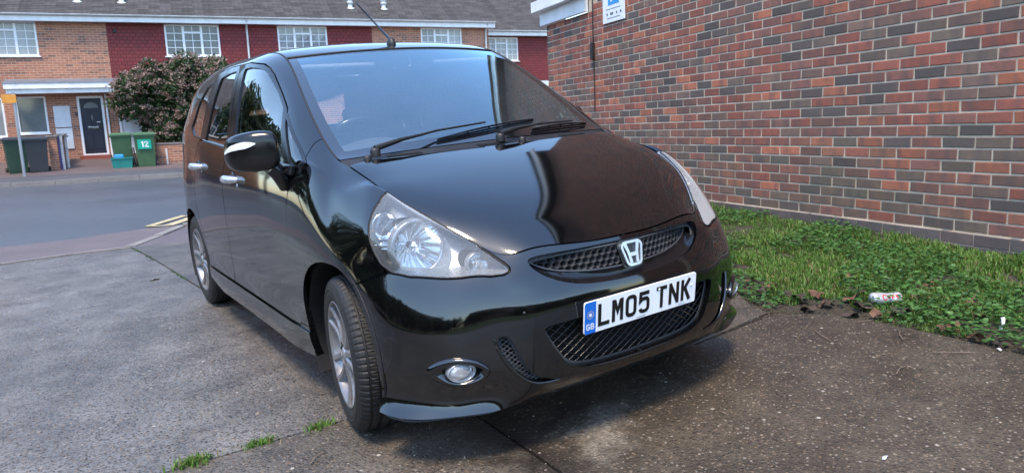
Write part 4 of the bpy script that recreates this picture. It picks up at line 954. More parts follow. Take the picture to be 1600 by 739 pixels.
def clip(A, F, f):
    "keep the part of the triangle mesh where f <= 0"
    ins = f <= 0; cnt = ins[F].sum(1); full = F[cnt == 3]
    new = [A]; base = len(A); keys = {}
    out = [full]
    mixed = F[(cnt == 1) | (cnt == 2)]
    if len(mixed):
        cm = ins[mixed].sum(1); lone = np.where((cm == 1)[:, None], ins[mixed], ~ins[mixed]).argmax(1)
        T = np.stack([mixed[np.arange(len(mixed)), (lone+k) % 3] for k in range(3)], 1)
        E = np.concatenate([T[:, [0, 1]], T[:, [0, 2]]]); Es = np.sort(E, 1); U, inv = np.unique(Es, axis=0, return_inverse=True); inv = inv.ravel()
        fa, fb = f[U[:, 0]], f[U[:, 1]]; t = fa/(fa-fb+1e-15); t = np.clip(t, 0, 1)[:, None]
        new.append(A[U[:, 0]]*(1-t)+A[U[:, 1]]*t); e1 = inv[:len(T)]+base; e2 = inv[len(T):]+base
        o = cm == 1
        out.append(np.stack([T[o, 0], e1[o], e2[o]], 1)); p = ~o
        out.append(np.stack([e1[p], T[p, 1], T[p, 2]], 1)); out.append(np.stack([e1[p], T[p, 2], e2[p]], 1))
    A2 = np.concatenate(new); F2 = np.concatenate(out)
    used = np.unique(F2); mp = np.full(len(A2), -1); mp[used] = np.arange(len(used)); return A2[used], mp[F2]
def boundary(F):
    E = np.concatenate([F[:, [0, 1]], F[:, [1, 2]], F[:, [2, 0]]]); Es = np.sort(E, 1)
    U, idx, cnt = np.unique(Es, axis=0, return_index=True, return_counts=True); return E[idx[cnt == 1]]
def panel_mesh(name, A, F, depth=.012, sides=(1,), weld=False, push=0.0, skipx=True):
    """skin piece -> mesh with its edges turned in by depth. sides: 1 keeps the +x half, -1 mirrors it"""
    VV = []; FF = []; NN = []; base = 0
    for sg in sides:
        P = A[:, :3].copy(); N = A[:, 3:6].copy(); P = P+N*push
        f = F
        if sg < 0: P[:, 0] *= -1; N[:, 0] *= -1
        # orient faces to the normals
        c = np.cross(P[f[:, 1]]-P[f[:, 0]], P[f[:, 2]]-P[f[:, 0]]); flip = np.einsum('ij,ij->i', c, N[f[:, 0]]) < 0
        f = f.copy(); f[flip] = f[flip][:, ::-1]
        B = boundary(f)
        if skipx: B = B[~((np.abs(P[B[:, 0], 0]) < 1e-5) & (np.abs(P[B[:, 1], 0]) < 1e-5))]
        bv = np.unique(B); mp = np.full(len(P), -1); mp[bv] = np.arange(len(bv))+len(P)
        # flange: own top vertices so that the edge shades sharp
        top = P[bv]; bot = P[bv]-N[bv]*depth; n0 = len(P)
        mt = np.full(len(P), -1); mt[bv] = np.arange(len(bv))+n0; mbt = mt+len(bv)
        fl = np.concatenate([np.stack([mt[B[:, 1]], mt[B[:, 0]], mbt[B[:, 0]]], 1), np.stack([mt[B[:, 1]], mbt[B[:, 0]], mbt[B[:, 1]]], 1)]) if depth > 0 and len(B) else np.zeros((0, 3), int)
        if depth > 0 and len(B): P = np.concatenate([P, top, bot])
        NN.append(np.concatenate([N, np.zeros((len(P)-len(N), 3))])); VV.append(P); FF.append(np.concatenate([f, fl])+base); base += len(P)
    V = np.concatenate(VV); Fa = np.concatenate(FF)
    if weld and len(sides) == 2:
        c = np.where(np.abs(V[:, 0]) < 1e-5)[0]; key = np.round(V[c]*1e5).astype(np.int64); u_, inv = np.unique(key, axis=0, return_inverse=True); inv = inv.ravel()
        first = np.full(len(u_), -1)
        for k, i in zip(inv, c):
            if first[k] < 0: first[k] = i
        mp = np.arange(len(V)); mp[c] = first[inv]; Fa = mp[Fa]
        Fa = Fa[(Fa[:, 0] != Fa[:, 1]) & (Fa[:, 1] != Fa[:, 2]) & (Fa[:, 0] != Fa[:, 2])]
    me = arr_mesh(name, V, Fa, smooth=True); NA = np.concatenate(NN)
    if len(me.vertices) == len(NA): me.normals_split_custom_set_from_vertices(NA.tolist())
    return me
GAP = .0030
def cut(A, F, *conds):
    for poly, space, keep_in, gap in conds:
        f = sdf(A, poly, space); f = f+gap if keep_in else -f+gap
        A, F = clip(A, F, f)
    return A, F
# ------------------------------------------------------------------ car root
CAR = empty('hatchback_car'); tag(CAR, 'black five door hatchback parked nose on in the middle of the drive', 'car')
cm = Matrix(((0.99864, -0.00084, -0.05218), (0.0, 0.99987, -0.01605), (0.05219, 0.01603, 0.99851), )).to_4x4()
CAR.matrix_world = cm
# ------------------------------------------------------------------ panel outlines (metres; uv = along the skin / sill to seam)
HL_LOW = [(.4774, .741), (.4609, .696), (.4544, .6629), (.4606, .6331), (.4825, .6047), (.5241, .5739), (.6198, .5427), (.7103, .5226), (.7784, .5063), (.8393, .5073)]
HL_OUT = [(.8791, .5289), (.8938, .564), (.8981, .6035), (.8833, .6407), (.8561, .6788), (.8224, .7289), (.795, .82), (.785, 1.03)]
HL_UV = [(.507, 1.03), (.5034, .8367)]+HL_LOW+HL_OUT
BUMPER_UV = [(-.1, -.05), (1.2, -.05), (1.2, .44), (1.0991, .4551), (1.033, .4709), (.9375, .4922), (.8597, .5093)]+HL_LOW[::-1]+[(.5034, .8367), (.507, 1.03), (-.1, 1.03)]
FENDER_UV = [(.8597, .5093)]+HL_OUT+[(1.69, 1.03), (1.6858, .9745), (1.6583, .8697), (1.6483, .7911), (1.575, .685), (1.62, .668), (1.70, .650), (1.7076, .632), (1.73, .57), (1.735, .46), (1.72, .36), (1.72, .27), (1.735, .155), (1.40, .155), (1.1, .3), (1.0991, .4551), (1.033, .4709), (.9375, .4922)]
ARCH_F = chaikin([(.425, .05), (.429, .177), (.432, .30), (.447, .38), (.47, .447), (.517, .525), (.591, .593), (.68, .630), (.76, .639), (.862, .632), (.96, .602), (1.04, .545), (1.085, .48), (1.102, .40), (1.10, .30), (1.09, .05)], 1)
ARCH_R = [(3.21+.335*math.cos(q), .30+.325*math.sin(q)) for q in np.linspace(0, math.pi, 30)]+[(2.875, .05), (3.545, .05)]
GRILLE_XZ = chaikin([(-.34, .668), (0, .667), (.2, .668), (.34, .668), (.395, .660), (.378, .622), (.32, .585), (.24, .560), (.12, .548), (0, .546), (-.12, .548), (-.24, .560), (-.32, .585), (-.378, .622), (-.395, .660)], 2)
INTAKE_XZ = chaikin([(0, .272), (.15, .275), (.25, .282), (.315, .305), (.35, .355), (.378, .405), (.398, .447), (.34, .458), (0, .458), (-.34, .458), (-.398, .447), (-.378, .405), (-.35, .355), (-.315, .305), (-.25, .282), (-.15, .275)], 2)
VENT_UV = chaikin([(.5551, .3061), (.5078, .3077), (.4843, .2276), (.4453, .1491), (.40, .120), (.3447, .103), (.40, .1050), (.4488, .112), (.5025, .1652), (.5394, .2341)], 2)
FOG_UV = chaikin([(.800, .2042), (.7325, .2508), (.6709, .2536), (.6157, .2302), (.5800, .1875), (.6066, .1494), (.6794, .1318), (.7408, .1504), (.7774, .1766)], 2)
DOOR_F = [(1.167, .905), (1.187, .80), (1.192, .65), (1.177, .5), (1.177, .4), (1.192, .312), (2.272, .312), (2.247, .453), (2.23, .70), (2.235, .88), (2.20, .93), (2.13, 1.017), (2.17, 1.2), (2.23, 1.433), (2.077, 1.431), (1.848, 1.407), (1.76, 1.383), (1.686, 1.351), (1.55, 1.274), (1.405, 1.191), (1.218, .97)]
DOOR_R = [(2.275, .312), (2.84, .312), (2.90, .5), (2.99, .66), (2.99, .80), (2.95, .95), (2.80, 1.055), (2.76, 1.2), (2.70, 1.425), (2.48, 1.437), (2.23, 1.434), (2.17, 1.2), (2.13, 1.017), (2.20, .93), (2.235, .88), (2.23, .70), (2.247, .453)]
WIN_F = [(2.129, 1.404), (2.03, 1.405), (1.904, 1.394), (1.82, 1.38), (1.752, 1.358), (1.586, 1.275), (1.45, 1.195), (1.262, .975), (2.03, 1.018)]
WIN_R = [(2.60, 1.385), (2.45, 1.402), (2.29, 1.405), (2.235, 1.25), (2.175, 1.027), (2.66, 1.055)]
WIN_Q = [(2.785, 1.375), (2.79, 1.07), (2.99, 1.085), (3.12, 1.13), (3.05, 1.27), (2.93, 1.35)]
WIN_T = [(1.39, 1.163), (1.08, .972), (1.20, .976)]
def belt(y): return np.interp(y, [1.0, 1.23, 2.13, 2.6, 3.1], [.957, .968, 1.019, 1.046, 1.075])
SILL = [(1.05, .10), (1.05, .30), (1.2, .306), (2.8, .306), (3.0, .30), (3.0, .10)]
REARWIN = [(-.5, 1.06), (.5, 1.06), (.43, 1.33), (-.43, 1.33)]
S0 = (SKIN_A, SKIN_F)
def sel(ulo, uhi):
    "skin between two u values, trimmed to whole columns"
    i0 = max(0, np.searchsorted(GU, ulo)-2); i1 = min(NU, np.searchsorted(GU, uhi)+2)
    idx = np.arange(i0*NV, i1*NV); F = tri_grid(i1-i0, NV); return SKIN_A[idx], F
PT = M['paint']
# ---- front bumper
A, F = sel(0, 1.25)
A, F = cut(A, F, (BUMPER_UV, 'uv', True, GAP), (ARCH_F, 'yz', False, 0), (GRILLE_XZ, 'xz', False, 0), (INTAKE_XZ, 'xz', False, 0), (VENT_UV, 'uv', False, 0), (FOG_UV, 'uv', False, 0))
bumper = link('front_bumper', panel_mesh('front_bumper', A, F, .040, (1, -1), True), PT, CAR)
# ---- wings
A, F = sel(.6, 1.9); A, F = cut(A, F, (FENDER_UV, 'uv', True, GAP), (ARCH_F, 'yz', False, 0), (WIN_T, 'yz', False, .012))
for sg in (-1, 1): link('front_wing', panel_mesh('front_wing', A, F, .022, (sg,)), PT, CAR)
# ---- doors
def fclip(A, F, f): return clip(A, F, f)
def door(poly, win, name, ul, uh):
    A, F = sel(ul, uh); A, F = cut(A, F, (poly, 'yz', True, GAP), (ARCH_R, 'yz', False, 0))
    Al, Fl = clip(A, F, A[:, 2]-belt(A[:, 1])+.004); Au, Fu = clip(A, F, belt(A[:, 1])-A[:, 2]+.004)
    Af, Ff = cut(Au, Fu, (win, 'yz', False, .0)); Ag, Fg = cut(Au, Fu, (win, 'yz', True, -.006))
    res = []
    for sg in (-1, 1):
        d = link(name, panel_mesh(name, Al, Fl, .020, (sg,)), PT, CAR)
        link('window_frame', panel_mesh('window_frame', Af, Ff, .016, (sg,)), M['satin'], d)
        link('window_glass', panel_mesh('window_glass', Ag, Fg, 0, (sg,), push=-.007), M['glass_side'], d)
        ys = np.linspace(min(p[0] for p in win)-.01, max(p[0] for p in win)+.03, 30)
        # belt moulding follows the skin
        rows = []
        for y in ys:
            k = np.argmin(np.abs(SKIN_A[:, 1]-y)*1.0+np.abs(SKIN_A[:, 2]-belt(y)-.004)*2.0); rows.append((sg*(SKIN_A[k, 0]+.004), y, float(belt(y))+.002))
        rows = [Vector(r) for r in rows]
        sm = [rows[0]]+[(rows[i-1]+rows[i]*2+rows[i+1])/4 for i in range(1, len(rows)-1)]+[rows[-1]]
        MB().tube(sm, .0085, 6).build('belt_moulding', M['satin'], d)
        res.append(d)
    return res
dF = door(DOOR_F, WIN_F, 'front_door', 1.5, 3.0); dR = door(DOOR_R, WIN_R, 'rear_door', 2.5, 3.8)
# ---- sills
A, F = sel(1.4, 3.8); A, F = cut(A, F, (SILL, 'yz', True, .0015), (ARCH_F, 'yz', False, 0), (ARCH_R, 'yz', False, 0))
for sg in (-1, 1): link('side_skirt', panel_mesh('side_skirt', A, F, .03, (sg,), push=.006), PT, CAR)
# ---- quarter lights
for nm, poly in (('front_quarter_glass', WIN_T), ('rear_quarter_glass', WIN_Q)):
    A, F = sel(1.4, 4.2); Ag, Fg = cut(A, F, (poly, 'yz', True, -.004)); 
    for sg in (-1, 1): link(nm, panel_mesh(nm, Ag, Fg, 0, (sg,), push=-.006), M['glass_side'], CAR)
    outer = np.array(poly); c = outer.mean(0)
    An, Fn = cut(A, F, (poly, 'yz', True, -.013), (poly, 'yz', False, .0))
    for sg in (-1, 1): link('quarter_glass_trim', panel_mesh('quarter_glass_trim', An, Fn, .012, (sg,), push=.0005), M['satin'], CAR)
# ---- body side: pillars, roof rail, rear quarter, tail
A, F = S0
A, F = cut(A, F, (BUMPER_UV, 'uv', False, 0), (HL_UV, 'uv', False, 0), (FENDER_UV, 'uv', False, .001), (DOOR_F, 'yz', False, GAP), (DOOR_R, 'yz', False, GAP), (SILL, 'yz', False, .001), (WIN_T, 'yz', False, .0135), (WIN_Q, 'yz', False, .0135), (ARCH_F, 'yz', False, .0), (ARCH_R, 'yz', False, 0))
k = A[:, 6] > 4.0
f = np.where(k, sdf(A, REARWIN, 'xz'), 1.0); A, F = clip(A, F, -f)
body = link('body_shell', panel_mesh('body_shell', A, F, .02, (1, -1), True), PT, CAR)
A, F = sel(4.0, 6); A, F = cut(A, F, (REARWIN, 'xz', True, -.01)); link('rear_window', panel_mesh('rear_window', A, F, 0, (1, -1), True, push=-.008), M['glass_side'], CAR)
# ---- inner shell: keeps the gaps dark
A, F = S0
A, F = cut(A, F, (HL_UV, 'uv', False, -.01), (GRILLE_XZ, 'xz', False, -.01), (INTAKE_XZ, 'xz', False, -.01), (VENT_UV, 'uv', False, -.01), (FOG_UV, 'uv', False, -.01), (WIN_F, 'yz', False, -.008), (WIN_R, 'yz', False, -.008), (WIN_Q, 'yz', False, -.004), (WIN_T, 'yz', False, -.004), (ARCH_F, 'yz', False, .01), (ARCH_R, 'yz', False, .01))
k = A[:, 6] > 4.0; f = np.where(k, sdf(A, REARWIN, 'xz'), 1.0); A, F = clip(A, F, -f)
A, F = clip(A, F, np.where(A[:, 6] < 1.3, A[:, 7]-.80, -.5)); Ai, Fi = clip(A, F, A[:, 2]-.985); link('inner_shell', panel_mesh('inner_shell', Ai, Fi, 0, (1, -1), True, push=-.024), M['dash'], CAR)
Ai, Fi = clip(A, F, .985-A[:, 2]); link('pillar_lining', panel_mesh('pillar_lining', Ai, Fi, 0, (1, -1), True, push=-.024), M['lining'], CAR)
mb = MB(); mb.box((-.70, .30, .17), (.70, 3.55, .20)); mb.box((-.66, 1.02, .20), (.66, 1.06, .90)); mb.box((-.60, .36, .20), (.60, .38, .55)); mb.build('underbody', M['void'], CAR)
# ---- seam curve and the top surfaces
SEAM = GRID[:, -1]
iRear = int(np.searchsorted(GU, 1.27)); iCor = int(np.searchsorted(GU, .487))
def seam_at(i0, i1, n, smooth=0):
    q = np.linspace(i0, i1, n); j = np.clip(q.astype(int), 0, NU-2); a = (q-j)[:, None]; return SEAM[j]*(1-a)+SEAM[j+1]*a
def arc_resample(P, n):
    d = np.r_[0, np.cumsum(np.linalg.norm(np.diff(P, axis=0), axis=1))]; q = np.linspace(0, d[-1], n); return np.stack([np.interp(q, d, P[:, k]) for k in range(3)], 1)
def top_panel(name, side, centre, mat, nt=61, pw=2.0, e=0.0, inset=.0, front=None, rear=None, depth=.012, dz=0.0, tmax=1.0, rr=(0, 1)):
    n = len(side); t = np.linspace(0, 1, nt)[None, :, None]*tmax
    S_ = side[:, None, :].copy(); C_ = centre[:, None, :]
    X = (S_[..., 0:1]-inset)*t; w = t**pw
    Y = C_[..., 1:2]+(S_[..., 1:2]-C_[..., 1:2])*w
    Z = C_[..., 2:3]+(S_[..., 2:3]-C_[..., 2:3]+e)*w-e*t**16
    G = np.concatenate([X, Y, Z], -1)
    r = np.linspace(0, 1, n)[:, None, None]
    if front is not None: G = G+(front[None]-G[:1])*(1-r)**5
    if rear is not None: G = G+(rear[None]-G[-1:])*r**5
    G[..., 2] += dz
    N = grid_normals(G); N *= np.sign(N[..., 2:3])+1e-9
    A = np.concatenate([G.reshape(-1, 3), N.reshape(-1, 3), np.zeros((n*nt, 2))], 1)
    return A, tri_grid(n, nt)
# bonnet
side = arc_resample(seam_at(iCor, iRear, 120), 110); nb = len(side)
cy = nspline([0, .2, .42, .62, .82, 1], np.array([(0, .114, .683), (0, .245, .772), (0, .40, .846), (0, .55, .899), (0, .70, .944), (0, .835, .978)]), np.linspace(0, 1, nb))
fr = seam_at(0, iCor, 61)+np.array([0, .004, .0015])
A, F = top_panel('bonnet', side, cy, PT, 61, 2.2, .013, .0035, front=fr)
link('bonnet', panel_mesh('bonnet', A, F, .014, (1, -1), True), PT, CAR)
HOOD_REAR = A[:, :3].reshape(nb, 61, 3)[-1]
# gloss strip under the bonnet edge is the top of the bumper; cowl
iG0 = int(np.searchsorted(GU, 1.46)); iG1 = int(np.searchsorted(GU, 2.30))
ws_side = arc_resample(seam_at(iG0, iG1, 90), 70)
wr = np.linspace(0, 1, 70)
ws_c = np.stack([np.zeros(70), .925+(1.66-.925)*wr, .998+(1.442-.998)*wr+.045*wr*(1-wr)], 1)
A, F = top_panel('windscreen', ws_side, ws_c, None, 61, 2.0, 0, .004)
G_ws = A[:, :3].reshape(70, 61, 3)
d_edge = np.minimum.reduce([(1-np.tile(np.linspace(0, 1, 61), 70))*.62, np.repeat(wr, 61)*.80-.015, (1-np.repeat(wr, 61))*.80+.018])
fr_ = d_edge-.040
Ag, Fg = clip(A, F, -fr_); Ab, Fb = clip(A, F, fr_)
wsc = link('windscreen', panel_mesh('windscreen', Ag, Fg, 0, (1, -1), True), M['glass_ws'], CAR)
link('glass_border', panel_mesh('glass_border', Ab, Fb, .006, (1, -1), True), M['frit'], wsc)
# seal line along the pillar and roof edge
seal = MB(); L = [Vector(p) for p in ws_side]
for sg in (-1, 1): seal.tube([(sg*p.x, p.y, p.z-.001) for p in L], .0048, 6)
seal.tube([(-G_ws[-1, j, 0], G_ws[-1, j, 1]+.004, G_ws[-1, j, 2]+.002) for j in range(60, 0, -2)]+[tuple(G_ws[-1, j]+np.array([0, .004, .002])) for j in range(0, 61, 2)], .006, 6)
seal.build('windscreen_seal', M['seal'], CAR)
# roof
iR1 = int(np.searchsorted(GU, 4.02))
rf_side = arc_resample(seam_at(iG1, iR1, 120), 80); q = np.linspace(0, 1, 80)
rf_c = nspline([0, .08, .18, .3, .5, .7, .88, 1], np.array([(0, 1.668, 1.444), (0, 1.80, 1.477), (0, 1.98, 1.502), (0, 2.20, 1.519), (0, 2.58, 1.527), (0, 2.96, 1.515), (0, 3.3, 1.478), (0, 3.50, 1.436)]), q)
A, F = top_panel('roof', rf_side, rf_c, PT, 61, 2.3, .006, .003)
roof = link('roof', panel_mesh('roof', A, F, .014, (1, -1), True), PT, CAR)
link('headlining', panel_mesh('headlining', A, F, 0, (1, -1), True, push=-.035), M['lining'], CAR)
for sg in (-1, 1): MB().tube([(sg*p[0], p[1], p[2]-.003) for p in rf_side], .006, 6).build('roof_seam', M['seal'], CAR)
# cowl panel between bonnet and glass
base = G_ws[0]; V = []; nc = 6
for j in range(0, 61, 2):
    a = HOOD_REAR[j]*np.array([1.0, 1, 1])+np.array([0, .002, -.010]); b = base[j]+np.array([0, -.004, -.003])
    for i in range(nc):
        t = i/(nc-1); p = a*(1-t)+b*t; p[2] += -.008*math.sin(math.pi*t); V.append(p)
n1 = 31; Vr = np.array(V); Vl = Vr*np.array([-1, 1, 1]); FF = []
for j in range(n1-1):
    for i in range(nc-1): FF.append((j*nc+i, j*nc+i+1, (j+1)*nc+i+1, (j+1)*nc+i)); FF.append(tuple(n1*nc+q for q in ((j+1)*nc+i, (j+1)*nc+i+1, j*nc+i+1, j*nc+i)))
cowl = link('cowl', arr_mesh('cowl', np.concatenate([Vr, Vl]), FF, True), M['plastic'], CAR)
def cowl_pt(x, t):
    k = np.interp(abs(x), np.linalg.norm(HOOD_REAR[:, :1], axis=1), np.arange(61)); j = int(min(59, k)); a = k-j
    h = HOOD_REAR[j]*(1-a)+HOOD_REAR[j+1]*a; b = base[j]*(1-a)+base[j+1]*a; p = h*(1-t)+b*t; return Vector((x, p[1], p[2]))
for cx in (-.42, -.02, .42):
    sl = MB()
    for k in range(14):
        x = cx+(k-7)*.0105; a = cowl_pt(x, .25); b = cowl_pt(x, .55); sl.tube([a+Vector((0, 0, -.002)), b+Vector((0, 0, -.002))], .0028, 5)
    sl.build('vent_slats', M['void'], cowl)
# ------------------------------------------------------------------ headlamps
A, F = sel(.40, 1.0); HLa, HLf = cut(A, F, (HL_UV, 'uv', True, .0035))
def headlamp(sg):
    lens = panel_mesh('lens', HLa, HLf, .004, (sg,), push=-.001)
    root = link('headlight', lens, M['lens'], CAR)
    # housing: the outline carried back into the wing
    P = HLa[:, :3]*np.array([sg, 1, 1]); back = np.array([-.30*sg, .095/.10, -.05]); back = back/np.linalg.norm(back)
    cen = P.mean(0); Q = cen+(P-cen)*np.array([.90, .90, .90])+back*.105
    n = len(P); B = boundary(HLf); Pe = P+back*.003
    fl = np.concatenate([np.stack([B[:, 0], B[:, 1], B[:, 1]+n], 1), np.stack([B[:, 0], B[:, 1]+n, B[:, 0]+n], 1)])
    bowls = ((sg*.628, .440, .706, .0925), (sg*.507, .262, .652, .0365))
    Ab_ = np.concatenate([Q, np.zeros((n, 5))], 1); Fb_ = HLf
    for bx_, by_, bz_, br_ in bowls:
        dd = np.hypot(Ab_[:, 0]-bx_-(Ab_[:, 1]-by_)*.10*sg*-1, Ab_[:, 2]-bz_); Ab_, Fb_ = clip(Ab_, Fb_, br_-dd)
    V = np.concatenate([Pe, Q, Ab_[:, :3]]); Fh = np.concatenate([fl, Fb_+2*n])
    link('housing', arr_mesh('housing', V, Fh, False), M['bezel'], root)
    for bx_, by_, bz_, br_ in bowls:      # collars from the housing hole back to each bowl
        VV = []; na = 48
        for k in range(na):
            q = 2*math.pi*k/na; px_, pz_ = bx_+br_*math.cos(q), bz_+br_*math.sin(q); j = np.argmin((Q[:, 0]-px_)**2+(Q[:, 2]-pz_)**2); yq = min(by_-.002, Q[j, 1])
            VV += [(px_-(yq-by_)*.10*sg*-1*-1, yq, pz_), (px_, by_+.004, pz_)]
        MB().add(VV, [(2*k, 2*((k+1) % na), 2*((k+1) % na)+1, 2*k+1) for k in range(na)], True).build('lamp_collar', M['bezel'], root)
    # main reflector bowl
    cx, cyy, cz = .628, .440, .706
    ax = Vector((-.10*sg*-1, -1, .04)).normalized(); R = ax.to_track_quat('Z', 'Y').to_matrix().to_4x4()
    T = Matrix.Translation((sg*cx, cyy, cz)) @ R
    mb = MB(); prof = [(.012, -.075), (.03, -.068), (.05, -.052), (.066, -.034), (.078, -.014), (.084, 0)]
    n_ = 96; VV = []
    for k in range(n_):
        a = 2*math.pi*k/n_; fl_ = .0022*math.cos(a*16)
        for r, h in prof: VV.append(T @ Vector(((r+fl_*(r/.084))*math.cos(a), (r+fl_*(r/.084))*math.sin(a), h)))
    m_ = len(prof); mb.add(VV, [(k*m_+i, ((k+1) % n_)*m_+i, ((k+1) % n_)*m_+i+1, k*m_+i+1) for k in range(n_) for i in range(m_-1)], True)
    mb.build('reflector_bowl', M['reflector'], root)
    rim = MB(); rim.lathe([(.084, -.004), (.084, .006), (.088, .010), (.094, .008), (.0965, -.004), (.0965, -.03)], 64, T)
    for k in range(90):
        a = 2*math.pi*k/90; rim.add([T @ Vector(((.0955)*math.cos(a+d), .0955*math.sin(a+d), z)) for d, z in ((-.012, .0085), (.012, .0085))]+[T @ Vector(((.087)*math.cos(a+d), .087*math.sin(a+d), .0115)) for d in (.012, -.012)], [(0, 1, 2, 3)])
    rim.build('reflector_rim', M['bezel'], root)
    MB().lathe([(0, .0), (.009, -.002), (.0095, -.03), (.006, -.07)], 14, T).build('bulb', M['chrome'], root)
    MB().lathe([(0, -.010), (.018, -.012), (.020, -.022), (.019, -.03)], 18, T).build('bulb_shield', M['reflector'], root)
    # side lamp and turn lamp
    T2 = Matrix.Translation((sg*.507, .262, .652)) @ R
    MB().lathe([(.006, -.04), (.02, -.03), (.030, -.012), (.033, 0)], 32, T2).build('side_lamp_bowl', M['reflector'], root)
    MB().lathe([(.033, -.002), (.033, .004), (.0365, .005), (.038, -.004), (.038, -.02)], 32, T2).build('side_lamp_rim', M['bezel'], root)
    MB().lathe([(0, .001), (.007, -.003), (.0075, -.03)], 12, T2).build('side_bulb', M['bulbglass'], root)
    # turn signal chamber towards the wing
    t = MB(); t.bbox((-.060, -.012, -.004), (.040, .05, .004), .002, Matrix.Translation((sg*.715, .50, .722)) @ Matrix.Rotation(sg*R_(38), 4, 'Z'))
    t.bbox((-.055, -.010, -.003), (.03, .05, .003), .002, Matrix.Translation((sg*.712, .50, .708)) @ Matrix.Rotation(sg*R_(38), 4, 'Z')); t.build('divider_shelf', M['reflector'], root)
    cbm = MB(); T3 = Matrix.Translation((sg*.690, .545, .775)) @ R; cbm.lathe([(.012, -.035), (.03, -.022), (.042, .0), (.046, .002), (.047, -.02)], 28, T3); cbm.build('turn_lamp_bowl', M['reflector'], root)
    am = MB(); am.bbox((-.004, -.014, -.006), (.004, .014, .006), .0015, Matrix.Translation((sg*.742, .545, .764)) @ Matrix.Rotation(sg*R_(60), 4, 'Z')); am.build('amber_marker', M['amber'], root)
    bd = MB()
    Lp = HLa[:, :3]*np.array([sg, 1, 1]); Bd = boundary(HLf)
    # order boundary loop
    nxt = {}
    for a, b in Bd: nxt.setdefault(a, []).append(b); nxt.setdefault(b, []).append(a)
    st = Bd[0, 0]; loop = [st]; prev = -1; cur = st
    while True:
        c = [q for q in nxt[cur] if q != prev]
        if not c: break
        prev, cur = cur, c[0]
        if cur == st or len(loop) > 4000: break
        loop.append(cur)
    pts = resample(Lp[loop], 140); bd.tube([tuple(p) for p in pts], .0028, 5, closed=True); bd.build('lens_seal', M['seal'], root)
    return root
for sg in (-1, 1): headlamp(sg)
# ------------------------------------------------------------------ front details
def front_y(x, z):
    "depth of the bumper skin at (x, z) in front view"
    sub = SKIN_A[(SKIN_A[:, 6] < .75)]; d = (sub[:, 0]-abs(x))**2+(sub[:, 2]-z)**2; k = np.argsort(d)[:4]; w = 1/(d[k]+1e-9); return float((sub[k, 1]*w).sum()/w.sum())
def fy_poly(z):      # smooth approximations, quicker for lattices
    xs = np.linspace(0, .56, 29); return xs, np.array([front_y(x, z) for x in xs])
FYT = {z: fy_poly(z) for z in (.27, .33, .40, .46, .55, .60, .66)}
def fy(x, z):
    zs = sorted(FYT); v = [np.interp(abs(x), *FYT[q]) for q in zs]; return float(np.interp(z, zs, v))
# upper grille: honeycomb between the bonnet edge and the bumper
GR = chaikin([(-.355, .646), (-.2, .657), (0, .658), (.2, .657), (.355, .646), (.362, .637), (.30, .606), (.2, .590), (.1, .585), (0, .584), (-.1, .585), (-.2, .590), (-.30, .606), (-.362, .637)], 1)
def gy(x, z): return .094+.62*x*x+(z-.62)*.25
hexm = MB(); a = .0142; cells = []
for r in range(-4, 5):
    for c in range(-17, 18):
        x = c*a*1.80+(a*.90 if r % 2 else 0); z = .622+r*a*1.36
        if inside(GR, np.array([[x, z]]))[0]: cells.append((x, z))
for x, z in cells:
    ring = []
    for rad, dy in ((a*1.04, .014), (a*1.04, .0), (a*.93, -.004), (a*.78, .001), (a*.70, .020)):
        for k in range(6):
            q = R_(60*k+30); px, pz = x+rad*math.cos(q), z+rad*math.sin(q)*.86; ring.append((px, gy(px, pz)+dy, pz))
    hexm.add(ring, [(i*6+k, i*6+(k+1) % 6, (i+1)*6+(k+1) % 6, (i+1)*6+k) for i in range(4) for k in range(6)])
gr = empty('upper_grille'); gr.parent = CAR
hexm.build('honeycomb', M['grillegrey'], gr)
rim = [(x, gy(x, z)-.002, z) for x, z in resample(GR, 120)]
MB().tube(rim, .0042, 6, closed=True).build('grille_rim', M['grillegrey'], gr)
bk = MB(); xs = np.linspace(-.42, .42, 25)
V = [(x, gy(x, z)+.030, z) for x in xs for z in (.52, .60, .69)]; bk.add(V, [(i*3+j, (i+1)*3+j, (i+1)*3+j+1, i*3+j+1) for i in range(24) for j in range(2)], True)
bk.build('grille_back', M['void'], gr)
lw = MB(); V = []
for x in np.linspace(-.36, .36, 37):
    zt = float(np.interp(abs(x), [0, .1, .2, .30, .362], [.583, .584, .589, .604, .636])); zb = float(np.interp(abs(x), [0, .12, .24, .32, .375], [.540, .543, .556, .580, .622]))
    for t in (0, .35, .7, 1): V.append((x, gy(x, zt)*(1-t)+(fy(x, zb)+.012)*t+.012*math.sin(t*math.pi), zt*(1-t)+zb*t))
lw.add(V, [(i*4+j, (i+1)*4+j, (i+1)*4+j+1, i*4+j+1) for i in range(36) for j in range(3)], True); lw.build('grille_lower_trim', M['paint_low'], gr)
